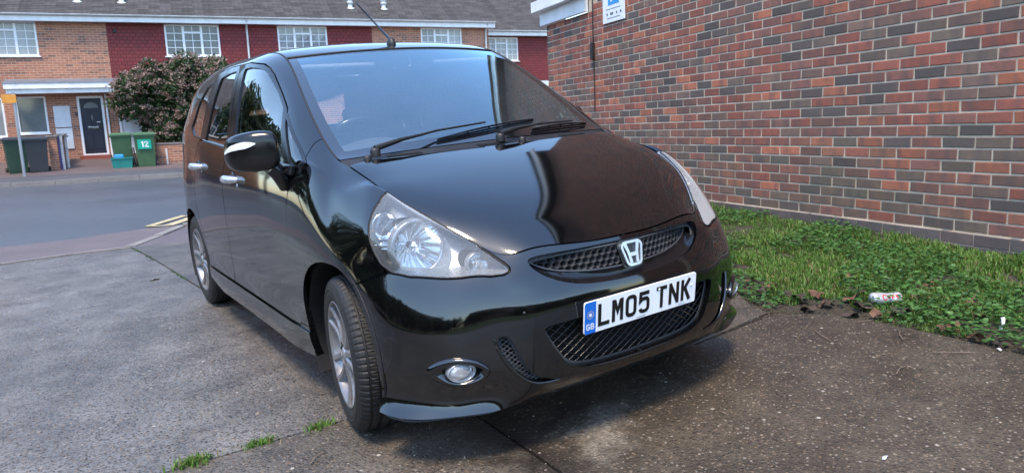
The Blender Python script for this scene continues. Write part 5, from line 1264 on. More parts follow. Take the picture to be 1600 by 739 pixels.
# badge
bg_ = empty('badge'); bg_.parent = CAR; bg_.location = (0.002, .083, .6185); bg_.rotation_euler = (R_(90-14), 0, 0)   # local x right, y up, -z... faces forward
def thick(path, w, d, closed=False, z=0.0, M_=None, taper=None):
    "thick stroke along a 2D path, mitred, extruded by d"
    P = [Vector((p[0], p[1])) for p in path]; n = len(P); Lf = []; Rt = []
    for i, p in enumerate(P):
        a = P[i-1] if (i > 0 or closed) else None; b = P[(i+1) % n] if (i < n-1 or closed) else None
        d1 = (p-a).normalized() if a is not None else (b-p).normalized(); d2 = (b-p).normalized() if b is not None else d1
        t = (d1+d2); t = t.normalized() if t.length > 1e-6 else d1; nn = Vector((-t.y, t.x)); k = max(.45, abs(nn.dot(Vector((-d1.y, d1.x)))))
        ww = (taper[i] if taper else w)/2/k; Lf.append(p+nn*ww); Rt.append(p-nn*ww)
    V = [Vector((q.x, q.y, z)) for q in Lf+Rt]+[Vector((q.x, q.y, z+d)) for q in Lf+Rt]
    if M_ is not None: V = [M_ @ v for v in V]
    F = []; m = n if closed else n-1
    for i in range(m):
        j = (i+1) % n; F += [(i, n+i, n+j, j)[::-1], (2*n+i, 3*n+i, 3*n+j, 2*n+j)[::1], (i, j, 2*n+j, 2*n+i), (n+j, n+i, 3*n+i, 3*n+j)]
    if not closed: F += [(0, 2*n, 3*n, n), (n-1, 2*n-1, 4*n-1, 3*n-1)]
    return V, F
def rrect(w0, w1, h, r, n=6):
    "rounded trapezium, wider (w1) at the top"
    c = [(-w0/2, -h/2), (w0/2, -h/2), (w1/2, h/2), (-w1/2, h/2)]; out = []
    for i, (x, y) in enumerate(c):
        cx = x-math.copysign(r, x); cy_ = y-math.copysign(r, y); a0 = {0: 180, 1: 270, 2: 0, 3: 90}[i]
        out += [(cx+r*math.cos(R_(a0+90*k/n)), cy_+r*math.sin(R_(a0+90*k/n))) for k in range(n+1)]
    return out
mb = MB(); mb.prism(rrect(.092, .116, .100, .018), .004, Matrix.Translation((0, 0, -.004))); mb.build('badge_back', M['paint_low'], bg_)
mb = MB(); mb.add(*thick(rrect(.066, .088, .078, .017), .0088, .009, True, 0)); fr_o = mb.build('badge_frame', M['badge'], bg_)
mb = MB()
for sg in (-1, 1):
    mb.add(*thick([(sg*.0135, -.0335), (sg*.0165, -.012), (sg*.0195, .006), (sg*.0290, .0345)], .011, .008, False, .0005, None, [.013, .0115, .0115, .0145]))
mb.add(*thick([(-.016, -.004), (.016, -.004)], .0125, .0075, False, .0007)); mb.build('badge_letter', M['badge'], bg_)
# lower intake: diamond mesh
def lattice(poly, step, slope, depth, r, inset=.034):
    out = MB(); x0, x1 = poly[:, 0].min(), poly[:, 0].max(); z0, z1 = poly[:, 1].min(), poly[:, 1].max()
    for sgn in (1, -1):
        c = -3.0
        while c < 3.0:
            pts = []
            for x in np.arange(x0, x1, .006):
                z = (z0+z1)/2+(sgn*(x-c))*slope
                ins = z0 <= z <= z1 and inside(poly, np.array([[x, z]]))[0]
                if ins: pts.append((x, fy(x, z)+inset, z))
                elif len(pts) > 1: out.tube([pts[0]]+pts[1:-1:4]+[pts[-1]], r, 4, False); pts = []
                else: pts = []
            if len(pts) > 1: out.tube([pts[0]]+pts[1:-1:4]+[pts[-1]], r, 4, False)
            c += step
    return out
big = np.array(INTAKE_XZ); cen = np.array([0, .365]); bigp = cen+(big-cen)*1.03
lattice(bigp, .043, .62, 0, .0022, .030).build('lower_grille', M['satin'], bumper)
mb = MB(); xs = np.linspace(-.44, .44, 25); V = [(x, fy(x, z)+.075, z) for x in xs for z in (.24, .36, .48)]; mb.add(V, [(i*3+j, (i+1)*3+j, (i+1)*3+j+1, i*3+j+1) for i in range(24) for j in range(2)], True); mb.build('intake_back', M['void'], bumper)
# shelf lip under the intake
mb = MB(); mb.tube([(x, fy(x, .285)+.004, float(np.interp(abs(x), [0, .15, .25, .30], [.268, .271, .279, .296]))) for x in np.linspace(-.30, .30, 31)], .005, 6); mb.build('intake_lip', M['paint_low'], bumper)
# side vents
VX = geval(*resample(VENT_UV, 60).T); vpoly = VX[:, [0, 2]]
for sg in (-1, 1):
    o = MB(); pol = vpoly*np.array([sg, 1]); pol2 = pol.mean(0)+(pol-pol.mean(0))*1.04
    lat = lattice(pol2, .021, .75, 0, .0016, .020); lat.build('vent_mesh', M['grillegrey'], bumper)
    b = MB(); V = [(sg*p[0], p[1]+.05, p[2]) for p in VX]; b.add(V, [tuple(range(len(V)))]); b.build('vent_back', M['void'], bumper)
    # crescent lip along the lower edge
    lo = [(.560, .30), (.545, .235), (.508, .165), (.455, .112), (.40, .099), (.345, .100)]
    lp = geval(*chaikin(lo, 2, False).T); MB().tube([(sg*p[0], p[1]-.0005, p[2]) for p in lp], [.0035+.004*math.sin(math.pi*i/(len(lp)-1)) for i in range(len(lp))], 6).build('vent_lip', PT, bumper)
# fog lamps
FX = geval(*resample(FOG_UV, 72).T); fc = FX.mean(0)
for sg in (-1, 1):
    f = empty('fog_lamp'); f.parent = CAR
    bez = MB(); n = len(FX); V = []
    fn = np.array([.42, -.90, .05]); fn /= np.linalg.norm(fn)
    inner_c = np.array(geval(np.array([.668]), np.array([.187]))[0])
    lay = []
    for k, (sc, off) in enumerate(((1.02, -.002), (1.0, .005), (.86, .010), (.70, .006), (.54, -.016))):
        for p in FX:
            c0 = fc*(1-k/4)+inner_c*(k/4); q = c0+(p-fc)*sc*np.array([1, 1, 1])+fn*off; V.append((sg*q[0], q[1], q[2]))
    bez.add(V, [((i*n+k), i*n+(k+1) % n, (i+1)*n+(k+1) % n, (i+1)*n+k) for i in range(4) for k in range(n)], True); bez.build('fog_bezel', PT, f)
    ax = Vector((sg*.20, -1, .02)).normalized(); T = Matrix.Translation((sg*(inner_c[0]+.002), inner_c[1]+.004, inner_c[2]+.002)) @ ax.to_track_quat('Z', 'Y').to_matrix().to_4x4() @ Matrix.Scale(.66, 4, (0, 1, 0))
    MB().lathe([(0, .006), (.02, .0045), (.036, .0005), (.042, -.005), (.043, -.02)], 40, T).build('fog_lens', M['foglens'], f)
    MB().lathe([(0, -.035), (.02, -.030), (.034, -.017), (.041, -.003)], 32, T).build('fog_reflector', M['reflector'], f)
    MB().lathe([(.0425, -.03), (.0425, .0), (.046, .001), (.048, -.004), (.048, -.03)], 40, T).build('fog_rim', M['bezel'], f)
    bb = MB(); bb.add([(sg*(fc+(p-fc)*.9)[0], (fc+(p-fc)*.9)[1]+.03, (fc+(p-fc)*.9)[2]) for p in FX], [tuple(range(n))]); bb.build('fog_back', M['void'], f)
# tow cap pip and stone chips
MB().lathe([(0, .002), (.006, .001), (.007, -.002)], 12, Matrix.Translation((-.446, .0985, .504)) @ Matrix.Rotation(R_(90), 4, 'X')).build('tow_plug', M['paint_low'], bumper)
# ------------------------------------------------------------------ number plate
npl = empty('number_plate'); npl.parent = CAR; npl.location = (0, .034, .453); npl.rotation_euler = (R_(90)+.116, 0, 0)
def slab2(name, x0, x1, y0, y1, z0, z1, mat, r=.008, corners=(1, 1, 1, 1)):
    out = []
    for i, (x, y) in enumerate(((x0, y0), (x1, y0), (x1, y1), (x0, y1))):
        if not corners[i]: out.append((x, y)); continue
        cx = x+(r if x == x0 else -r); cy_ = y+(r if y == y0 else -r); a0 = {0: 180, 1: 270, 2: 0, 3: 90}[i]
        out += [(cx+r*math.cos(R_(a0+15*k)), cy_+r*math.sin(R_(a0+15*k))) for k in range(7)]
    return MB().prism(out, z1-z0, Matrix.Translation((0, 0, z0))).build(name, mat, npl)
slab2('plate_base', -.26, .26, -.0555, .0555, -.006, 0, M['plate_white'])
slab2('euro_band', -.2595, -.2125, -.055, .055, .0002, .0008, M['plate_blue'], .008, (1, 0, 0, 1))
CH, CW, SW = .079, .050, .0138
def glyph(ch):
    w, h, s = CW/2-SW/2, CH/2-SW/2, 0
    if ch == 'L': return [([(-w, CH/2), (-w, -h), (CW/2, -h)], False)]
    if ch == 'T': return [([(-CW/2, h), (CW/2, h)], False), ([(0, h-SW/2), (0, -CH/2)], False)]
    if ch == 'M': return [([(-w, -CH/2), (-w, CH/2)], False), ([(w, -CH/2), (w, CH/2)], False), ([(-w+.004, CH/2-.004), (0, -.004), (w-.004, CH/2-.004)], False)]
    if ch == 'N': return [([(-w, -CH/2), (-w, CH/2)], False), ([(w, -CH/2), (w, CH/2)], False), ([(-w, CH/2-.006), (w, -CH/2+.006)], False)]
    if ch == 'K': return [([(-w, -CH/2), (-w, CH/2)], False), ([(CW/2-.007, CH/2), (-w+.006, .0)], False), ([(-w+.012, .008), (CW/2-.007, -CH/2)], False)]
    if ch == '0':
        r = .013; return [(rrect(2*w, 2*w, 2*h, r), True)]
    if ch == '5':
        p = [(w+.004, h), (-w+.001, h), (-w, .006), (-w+.010, .0125), (w-.012, .0125)]+[(w-.012+.012*math.cos(R_(q)), .0005+.012*math.sin(R_(q))) for q in (60, 30, 0)]+[(w, -h+.013)]+[(w-.013+.013*math.cos(R_(q)), -h+.013+.013*math.sin(R_(q))) for q in (-30, -60, -90)]+[(-w+.012, -h)]+[(-w+.012+.012*math.cos(R_(q)), -h+.012+.012*math.sin(R_(q))) for q in (240, 210, 185)]
        return [(p, False)]
x = -.203+CW/2
for i, ch in enumerate('LM05TNK'):
    for k, (pth, cl) in enumerate(glyph(ch)):
        pass
    mb = MB()
    for k, (pth, cl) in enumerate(glyph(ch)): mb.add(*thick([(px+x, py) for px, py in pth], SW, .0009, cl, .0003+.00012*k))
    mb.build('plate_character', M['plate_black'], npl)
    x += CW+.011+(.022 if i == 3 else 0)
gx = -.236
mb = MB()
for k in range(12):
    q = R_(30*k); mb.prism([(gx+.0125*math.cos(q)+.0019*math.cos(w), .010+.0125*math.sin(q)+.0019*math.sin(w)) for w in np.linspace(0, 2*math.pi, 6)[:-1]], .0004, Matrix.Translation((0, 0, .001)))
mb.build('star_ring', M['plate_gold'], npl)
MB().prism([(gx+.0062*math.cos(w), .010+.0062*math.sin(w)) for w in np.linspace(0, 2*math.pi, 15)[:-1]], .0004, Matrix.Translation((0, 0, .0011))).build('worn_centre', M['plate_print'], npl)
mb = MB(); lw_, lh = .0062, .0105
def gb(path, cl=False): mb.add(*thick(path, .0040, .0004, cl, .001))
G_ = [(gx-.0035, -.0245), (gx-.007, -.0215), (gx-.0125, -.0215), (gx-.0150, -.025), (gx-.0150, -.036), (gx-.0125, -.0395), (gx-.006, -.0395), (gx-.0035, -.0365), (gx-.0035, -.0315), (gx-.009, -.0315)]
gb(G_); B_ = [(gx+.0035, -.0395), (gx+.0035, -.0215), (gx+.0110, -.0215), (gx+.0135, -.0245), (gx+.0130, -.0285), (gx+.0105, -.0300)]; gb(B_); gb([(gx+.0045, -.0303), (gx+.0115, -.0303), (gx+.0145, -.0330), (gx+.0145, -.0370), (gx+.0115, -.0395), (gx+.0035, -.0395)])
mb.build('country_letters', M['plate_print'], npl)
mb = MB(); mb.box((-.03, -.0505, .0004), (.012, -.0485, .0008)); mb.box((.175, -.0495, .0004), (.21, -.0482, .0008)); mb.build('maker_print', M['bezel'], npl)
for px_, py_ in ((.235, .012), (.075, .030)): MB().lathe([(0, .003), (.004, .0022), (.0052, 0)], 12, Matrix.Translation((px_, py_, .0003))).build('screw_cap', M['plate_print'], npl)
# ------------------------------------------------------------------ wheels
def wheel_mesh():
    w = empty('wheel')
    n = 300; tw = .0925; prof = [(.196, -tw+.012), (.205, -tw+.002), (.225, -tw-.002), (.255, -tw), (.272, -tw+.006), (.282, -tw+.016), (.2875, -tw+.026), (.289, -tw+.034), (.2825, -tw+.036), (.2825, -tw+.042), (.290, -tw+.044), (.2908, -.026), (.2835, -.024), (.2835, -.015), (.2912, -.013), (.2912, .013), (.2835, .015), (.2835, .024), (.2908, .026), (.290, tw-.044), (.2825, tw-.042), (.2825, tw-.036), (.289, tw-.034), (.2875, tw-.026), (.282, tw-.016), (.272, tw-.006), (.255, tw), (.225, tw+.002), (.205, tw-.002), (.196, tw-.012)]
    V = []; F = []; m = len(prof)
    for k in range(n):
        a = 2*math.pi*k/n; cut_ = (k % 4 == 0)
        for i, (r, h) in enumerate(prof):
            rr = r
            if cut_ and r > .2845 and abs(h) > .03: rr = r-.0040
            if (k+2) % 4 == 0 and r > .29 and abs(h) <= .03: rr = r-.003
            if cut_ and .268 < r < .2845 and abs(h) > .07: rr = r-.003
            V.append((h, rr*math.cos(a), rr*math.sin(a)))
    for k in range(n):
        for i in range(m-1): F.append((k*m+i, ((k+1) % n)*m+i, ((k+1) % n)*m+i+1, k*m+i+1))
    me = arr_mesh('tyre', np.array(V), F, False); link('tyre', me, M['rubber'], w)
    # sidewall lettering is a raised ring
    MB().lathe([(.240, tw+.0005), (.242, tw+.0028), (.245, tw+.0028), (.247, tw+.0005)], 96, Matrix.Rotation(R_(90), 4, 'Y')).build('sidewall_rib', M['rubber'], w)
    RY = Matrix.Rotation(R_(90), 4, 'Y')
    rim_ = MB(); rim_.lathe([(.199, .082), (.2005, .088), (.197, .0905), (.192, .088), (.189, .078), (.184, .066), (.176, .03), (.170, -.02), (.178, -.06), (.197, -.078), (.198, -.082)], 72, RY); rim_.build('rim', M['alloy'], w)
    sp = MB()
    for k in range(5):
        a0 = 2*math.pi*k/5+R_(90)
        for s_ in (-1, 1):
            secs = []
            for t in np.linspace(0, 1, 7):
                r = .040+t*.148; off = s_*(.014+.030*t); wd = .0155-.003*t+.004*t**6; xx = .070-.012*math.sin(math.pi*t*.9)+.012*t
                c, s2 = math.cos(a0), math.sin(a0); cx, cy_ = r*c-off*s2, r*s2+off*c; tx, ty = -s2, c
                for dw, dx in ((-wd, -.026), (-wd, .004), (-wd*.55, .011), (wd*.55, .011), (wd, .004), (wd, -.026)):
                    secs.append((xx+dx, cx+tx*dw, cy_+ty*dw))
            F = [(i*6+j, i*6+(j+1) % 6, (i+1)*6+(j+1) % 6, (i+1)*6+j) for i in range(6) for j in range(6)]
            sp.add(secs, F+[(0, 1, 2, 3, 4, 5), (41, 40, 39, 38, 37, 36)], False)
        # web joining each pair near the hub
        c, s2 = math.cos(a0), math.sin(a0); V = []
        for r, ow, xx in ((.035, .022, .066), (.085, .023, .060), (.10, .012, .056)):
            for o_ in (-ow, ow): V.append((xx, r*c-o_*s2, r*s2+o_*c))
        sp.add(V, [(0, 1, 3, 2), (2, 3, 5, 4)])
    sp.lathe([(0, .074), (.028, .073), (.034, .069), (.050, .066), (.056, .058), (.058, .03)], 40, RY)
    spo = sp.build('spokes', M['alloy'], w)
    MB().lathe([(0, .082), (.020, .081), (.027, .077), (.028, .068)], 28, RY).build('centre_cap', M['bezel'], w)
    nut = MB()
    for k in range(4):
        q = R_(90*k+45); nut.lathe([(0, .073), (.008, .072), (.009, .06)], 6, Matrix.Translation((0, .042*math.cos(q), .042*math.sin(q))) @ RY)
    nut.build('wheel_nuts', M['void'], w)
    MB().lathe([(.05, .02), (.135, .02), (.135, .005), (.05, .005)], 40, RY).build('brake_disc', M['chrome'], w)
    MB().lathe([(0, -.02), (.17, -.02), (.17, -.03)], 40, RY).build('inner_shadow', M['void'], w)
    return w
w0 = wheel_mesh(); w0.parent = CAR
for i, (sx_, y, rz, sp_, st) in enumerate(((-1, .76, math.pi, 20, R_(-9)), (-1, 3.21, math.pi, 47, 0), (1, .76, 0, 10, R_(-9)), (1, 3.21, 0, 33, 0))):
    w = w0 if i == 0 else copy_tree(w0, CAR)
    w.location = (sx_*.732, y, .2905); w.rotation_euler = (R_(sp_)*(-1 if sx_ < 0 else 1), 0, rz+st)
for sx_ in (-1, 1):
    for yc in (.76, 3.21):
        li = MB(); V = []
        angs = np.linspace(R_(-28), R_(208), 40)
        for q in angs:
            for xx in (.815, .60, .42): V.append((sx_*xx, yc+.352*math.cos(q), .30+.350*math.sin(q)))
        li.add(V, [(i*3+j, (i+1)*3+j, (i+1)*3+j+1, i*3+j+1) for i in range(39) for j in range(2)], True)
        li.add([(sx_*.42, yc+.352*math.cos(q), .30+.350*math.sin(q)) for q in angs], [tuple(range(40))])
        li.build('wheel_arch_liner', M['plastic'], CAR)
# ------------------------------------------------------------------ door mirrors, handles
def mirror(sg):
    root = empty('wing_mirror'); root.parent = CAR
    c = Vector((sg*.912, 1.235, 1.030)); nu, nv = 26, 22; V = []; F = []
    def shell(u, v):     # u across (-1 inner..1 outer), v around
        th = 2*math.pi*v; e = .5
        cz = math.copysign(abs(math.sin(th))**e, math.sin(th)); cyv = math.copysign(abs(math.cos(th))**e, math.cos(th))
        k = (1-abs(u)**6.0)**.5 if abs(u) < 1 else 0
        hz = (.085 if cz > 0 else .073)*(1-.12*max(0, u)-.05*u*u)*k; hy = .058*(1-.12*u)*k
        return Vector((c.x+sg*(.092*u), c.y+.030*u+.05*(u > 0)*u*u+hy*cyv*-1, c.z+hz*cz-.004*u))
    for i in range(nu+1):
        u = -1+2*i/nu
        for j in range(nv): V.append(shell(max(-.999, min(.999, math.copysign(abs(u)**.8, u))), j/nv))
    F = [(i*nv+j, i*nv+(j+1) % nv, (i+1)*nv+(j+1) % nv, (i+1)*nv+j) for i in range(nu) for j in range(nv)]+[tuple(range(nv)), tuple(range(nu*nv, (nu+1)*nv))]
    up = MB(); up.add(V, F, True); up.build('mirror_housing', M['paint_low'], root)
    ind = MB(); VV = []
    for i in range(17):
        u = .02+.965*i/16; hw = .17*min(1, ((i+.4)/7.0)**.7)
        for q in (-1, -.5, 0, .5, 1):
            h_ = .46+q*hw; sn = math.copysign(abs(h_)**(1/.5), h_); p = shell(min(.985, u), (math.asin(max(-1, min(1, sn)))/(2*math.pi)) % 1.0); VV.append(p+Vector((sg*.0035 if u > .75 else 0, -.003, 0)))
    ind.add(VV, [(i*5+j, i*5+j+1, (i+1)*5+j+1, (i+1)*5+j) for i in range(16) for j in range(4)], True); ind.build('mirror_indicator', M['indicator'], root)
    st = MB(); pts = [(.850, 1.205, .965), (.835, 1.20, .945), (.818, 1.205, .915), (.806, 1.215, .880)]
    st.tube([(sg*a, b, d) for a, b, d in pts], [.034, .032, .032, .026], 12); st.build('mirror_stalk', M['paint_low'], root)
    ft = MB(); ft.bbox((-.012, -.075, -.022), (.012, .075, .022), .008, Matrix.Translation((sg*.800, 1.20, .955)) @ Matrix.Rotation(sg*R_(-14), 4, 'Y')); ft.build('mirror_foot', M['satin'], root)
    gl = MB(); gl.add([(c.x+sg*a, c.y+.075+.02*a, c.z+b) for a, b in ((-.07, -.05), (.075, -.05), (.075, .06), (-.07, .06))], [(0, 1, 2, 3)]); gl.build('mirror_glass', M['chrome'], root)
    if sg > 0:      # folded in against the door
        piv = Vector((sg*.835, 1.21, 0)); Rf = Matrix.Translation(piv+Vector((.0, .16, -.02))) @ Matrix.Rotation(R_(86), 4, 'Z') @ Matrix.Translation(-piv)
        for ch in root.children:
            if ch.name.split('.')[0] in ('mirror_housing', 'mirror_indicator', 'mirror_glass'): ch.data.transform(Rf)
    return root
for sg in (-1, 1): mirror(sg)
def handle(d, sg, y, z):
    k = np.argmin(np.abs(SKIN_A[:, 1]-y)+np.abs(SKIN_A[:, 2]-z)); xb = SKIN_A[k, 0]
    h = MB(); h.tube([(sg*(xb-.006), y-.075, z+.006), (sg*(xb+.022), y-.062, z+.008), (sg*(xb+.034), y-.02, z+.008), (sg*(xb+.034), y+.025, z+.008), (sg*(xb+.024), y+.058, z+.006), (sg*(xb-.004), y+.072, z+.004)], [.013, .0195, .0205, .0205, .0195, .013], 12)
    o = h.build('door_handle', M['handle'], d)
    cup = MB(); T = Matrix.Translation((sg*(xb-.004), y, z-.006)) @ Matrix.Rotation(sg*R_(90), 4, 'Y') @ Matrix.Scale(1.25, 4, (0, 1, 0)); cup.lathe([(0, .0015), (.030, .0035), (.044, .0065), (.048, .001)], 28, T); cup.build('handle_recess', M['paint_low'], d)
    lk = MB(); lk.lathe([(0, .008), (.010, .007), (.013, .003), (.014, 0)], 16, Matrix.Translation((sg*(xb-.002), y-.085, z-.022)) @ Matrix.Rotation(sg*R_(90), 4, 'Y')); lk.build('key_lock', M['handle'], d)
for d, sg in zip(dF, (-1, 1)): handle(d, sg, 2.02, .868)
for d, sg in zip(dR, (-1, 1)): handle(d, sg, 2.82, .900)
# ------------------------------------------------------------------ wipers, aerial
def wsp(x, z_off, t):
    "point on the windscreen: x, fraction t up the glass"
    i = min(68, int(t*69)); a = t*69-i; row = G_ws[i]*(1-a)+G_ws[i+1]*a; y = np.interp(abs(x), row[:, 0], row[:, 1]); z = np.interp(abs(x), row[:, 0], row[:, 2]); n = Vector((0, -.5, .866)); return Vector((x, y, z))+n*z_off
def wiper(x0, x1, t0, t1, tb0, tb1, bx0, bx1):
    w = empty('wiper'); w.parent = CAR
    piv = cowl_pt(x0, .45)+Vector((0, 0, .022))
    MB().lathe([(0, .016), (.016, .014), (.020, .004), (.020, -.02)], 16, Matrix.Translation(piv)).build('wiper_pivot', M['plastic'], w)
    mid = wsp(x0*.45+x1*.55, .030, t1*.75); end = wsp(x1, .028, t1)
    arm = MB(); p1 = piv+(mid-piv)*.42+Vector((0, 0, .012))
    arm.tube([piv+Vector((0, 0, .012)), p1], [.0125, .009], 8); arm.tube([p1, piv+(mid-piv)*.75+Vector((0, 0, .004)), mid, end], [.008, .0055, .005, .004], 8); arm.build('wiper_arm', M['plastic'], w)
    bl = MB(); xs = np.linspace(bx0, bx1, 15); L = [wsp(x, .006, tb0+(tb1-tb0)*i/14) for i, x in enumerate(xs)]
    bl.tube(L, .0045, 6); U = [wsp(x, .013+.006*math.sin(math.pi*i/14), tb0+(tb1-tb0)*i/14) for i, x in enumerate(xs)]; bl.tube(U, [.003+.002*math.sin(math.pi*i/14) for i in range(15)], 6)
    for i in (1, 4, 7, 10, 13): bl.tube([L[i], U[i]], .004, 5)
    bl.build('wiper_blade', M['satin'], w)
wiper(-.54, .02, 0, .10, .035, .12, -.24, .30); wiper(.02, .50, 0, .06, .03, .06, .24, .60)
for x in (-.58, .12): MB().lathe([(0, .012), (.012, .010), (.016, .002), (.017, -.01)], 14, Matrix.Translation(cowl_pt(x, .25)+Vector((0, 0, .006)))).build('washer_nozzle', M['plastic'], cowl)
ae = empty('aerial'); ae.parent = CAR
ab = Vector((0, 1.80, 1.476))
mb = MB(); mb.lathe([(.022, -.006), (.022, .004), (.018, .016), (.012, .030), (.006, .036), (0, .037)], 20, Matrix.Translation(ab) @ Matrix.Scale(1.5, 4, (0, 1, 0))); mb.build('aerial_base', M['plastic'], ae)
tip = Vector((0, 2.19, 1.735)); st_ = ab+Vector((0, .01, .026)); dv = tip-st_
mb = MB(); mb.tube([st_, st_+dv*.30], [.0072, .0062], 8); mb.tube([st_+dv*.30, st_+dv*.98], [.0042, .003], 8); mb.tube([st_+dv*.965, tip], [.0045, .0045], 8)
for k in range(26): 
    p = st_+dv*(.32+.024*k); mb.tube([p, p+dv*.006], .0050, 6)
mb.build('aerial_mast', M['satin'], ae)
# ------------------------------------------------------------------ cabin
def seat(sx_):
    s = empty('front_seat'); s.parent = CAR; T = Matrix.Translation((sx_*.355, 1.95, .0))
    MB().bbox((-.25, -.28, .36), (.25, .22, .52), .06, T).build('seat_base', M['seat'], s)
    B = T @ Matrix.Translation((0, .20, .48)) @ Matrix.Rotation(R_(-20), 4, 'X')
    mb = MB(); mb.bbox((-.23, -.06, 0), (.23, .07, .58), .055, B); mb.bbox((-.25, -.10, .08), (-.17, .03, .48), .035, B); mb.bbox((.17, -.10, .08), (.25, .03, .48), .035, B); mb.build('seat_back', M['seat'], s)
    hb = B @ Matrix.Translation((0, 0, .60)); MB().bbox((-.135, -.045, .04), (.135, .055, .22), .05, hb).build('headrest', M['seat'], s)
    MB().tube([hb @ Vector((-.06, 0, -.06)), hb @ Vector((-.06, 0, .08))], .007, 6).tube([hb @ Vector((.06, 0, -.06)), hb @ Vector((.06, 0, .08))], .007, 6).build('headrest_posts', M['chrome'], s)
for q in (-1, 1): seat(q)
rs = empty('rear_bench'); rs.parent = CAR
MB().bbox((-.62, 2.55, .40), (.62, 3.0, .55), .06).build('bench_base', M['seat'], rs)
B = Matrix.Translation((0, 3.0, .50)) @ Matrix.Rotation(R_(-16), 4, 'X'); MB().bbox((-.62, -.05, 0), (.62, .08, .52), .05, B).build('bench_back', M['seat'], rs)
for x in (-.36, .36): MB().bbox((x-.13, -.04, .53), (x+.13, .05, .70), .045, B).build('headrest', M['seat'], rs)
db = MB(); prof = [(1.06, .955), (1.20, .985), (1.34, .995), (1.42, .975), (1.47, .92), (1.45, .78), (1.40, .62), (1.2, .5)]
V = []
xs = np.linspace(-.70, .70, 29)
for x in xs:
    hump = .045*math.exp(-((x+.36)/.20)**2)
    for y, z in prof: V.append((x*(1-.06*(y < 1.15)), y-.10*(x/.7)**2*0, z+hump*(1 if z > .9 else 0)-.02*(abs(x)/.7)**3))
n = len(prof); db.add(V, [(i*n+j, i*n+j+1, (i+1)*n+j+1, (i+1)*n+j) for i in range(28) for j in range(n-1)], True); db.build('dashboard', M['dash'], CAR)
sw = empty('steering_wheel'); sw.parent = CAR
T = Matrix.Translation((-.36, 1.53, .965)) @ Matrix.Rotation(R_(-58), 4, 'X')
ring = [T @ Vector((.185*math.cos(q), .185*math.sin(q), 0)) for q in np.linspace(0, 2*math.pi, 49)[:-1]]
MB().tube(ring, .0165, 10, closed=True).build('wheel_ring', M['satin'], sw)
mb = MB(); mb.bbox((-.075, -.06, -.03), (.075, .06, .012), .025, T)
for a_ in (-12, 192, 270): mb.bbox((.05, -.018, -.012), (.18, .018, .004), .006, T @ Matrix.Rotation(R_(a_), 4, 'Z'))
mb.build('wheel_hub', M['satin'], sw)
rm = empty('rear_view_mirror'); rm.parent = CAR
MB().bbox((-.12, -.02, -.033), (.12, .015, .033), .015, Matrix.Translation((.0, 1.60, 1.325)) @ Matrix.Rotation(R_(8), 4, 'Z')).build('mirror_body', M['satin'], rm)
MB().tube([(0, 1.60, 1.34), (0, 1.62, 1.40)], .012, 8).build('mirror_stem', M['satin'], rm)
for x in (-.36, .36):
    MB().bbox((x-.20, 1.66, 1.36), (x+.20, 1.78, 1.385), .010, Matrix.Identity(4)).build('sun_visor', M['lining'], CAR)
for sg in (-1, 1):   # B pillar trims
    MB().tube([(sg*.76, 2.16, .60), (sg*.755, 2.14, 1.0), (sg*.69, 2.19, 1.2), (sg*.62, 2.22, 1.42)], [.05, .045, .04, .04], 8).build('pillar_trim', M['dash'], CAR)

# ------------------------------------------------------------------ grass, weeds and litter
rs = np.random.RandomState(21)
def blades(P, h, rs, width=.0034, lean=.9):
    n = len(P); q = rs.uniform(0, 2*np.pi, n); d = np.stack([np.cos(q), np.sin(q), np.zeros(n)], 1); s = np.stack([-np.sin(q), np.cos(q), np.zeros(n)], 1)
    hh = (h*rs.uniform(.55, 1.45, n))[:, None]; ln = (rs.uniform(.05, 1, n)**1.3*lean)[:, None]*hh; w = (width*rs.uniform(.6, 1.3, n))[:, None]; up = np.array([0, 0, 1.0])
    a = P-s*w; b = P+s*w; c = P+d*ln*.35+up*hh*.6-s*w*.8; e = P+d*ln*.35+up*hh*.6+s*w*.8; t = P+d*ln+up*hh*(1-.25*ln/hh)
    V = np.stack([a, b, e, c, t], 1).reshape(-1, 3); i = np.arange(n)[:, None]*5
    F = np.concatenate([i+np.array([[0, 1, 2]]), i+np.array([[0, 2, 3]]), i+np.array([[3, 2, 4]])])
    col = np.zeros((n, 5, 3)); col[:, :, 0] = rs.uniform(0, 1, n)[:, None]; col[:, :, 1] = rs.uniform(0, 1, n)[:, None]; return V, F, col.reshape(-1, 3)
def wall_x(y): return W0[0]+np.tan(.206)*y
def verge_pts(n, ylo, yhi, lo=.0, hi=1.0):
    y = rs.uniform(ylo, yhi, n); a = sedge(y); b = wall_x(y)-.03; f = rs.uniform(lo, hi, n); x = a+(b-a)*f; return x, y, f
def vnoise(x, y, s, seed):
    r = np.random.RandomState(seed); T = r.uniform(0, 1, (64, 64)); X = x*s; Y = y*s; i = np.floor(X).astype(int); j = np.floor(Y).astype(int); a = X-i; b = Y-j; a = a*a*(3-2*a); b = b*b*(3-2*b)
    g = lambda p, q: T[p % 64, q % 64]
    return (g(i, j)*(1-a)+g(i+1, j)*a)*(1-b)+(g(i, j+1)*(1-a)+g(i+1, j+1)*a)*b
Vs = []; Fs = []; Cs = []; base = 0
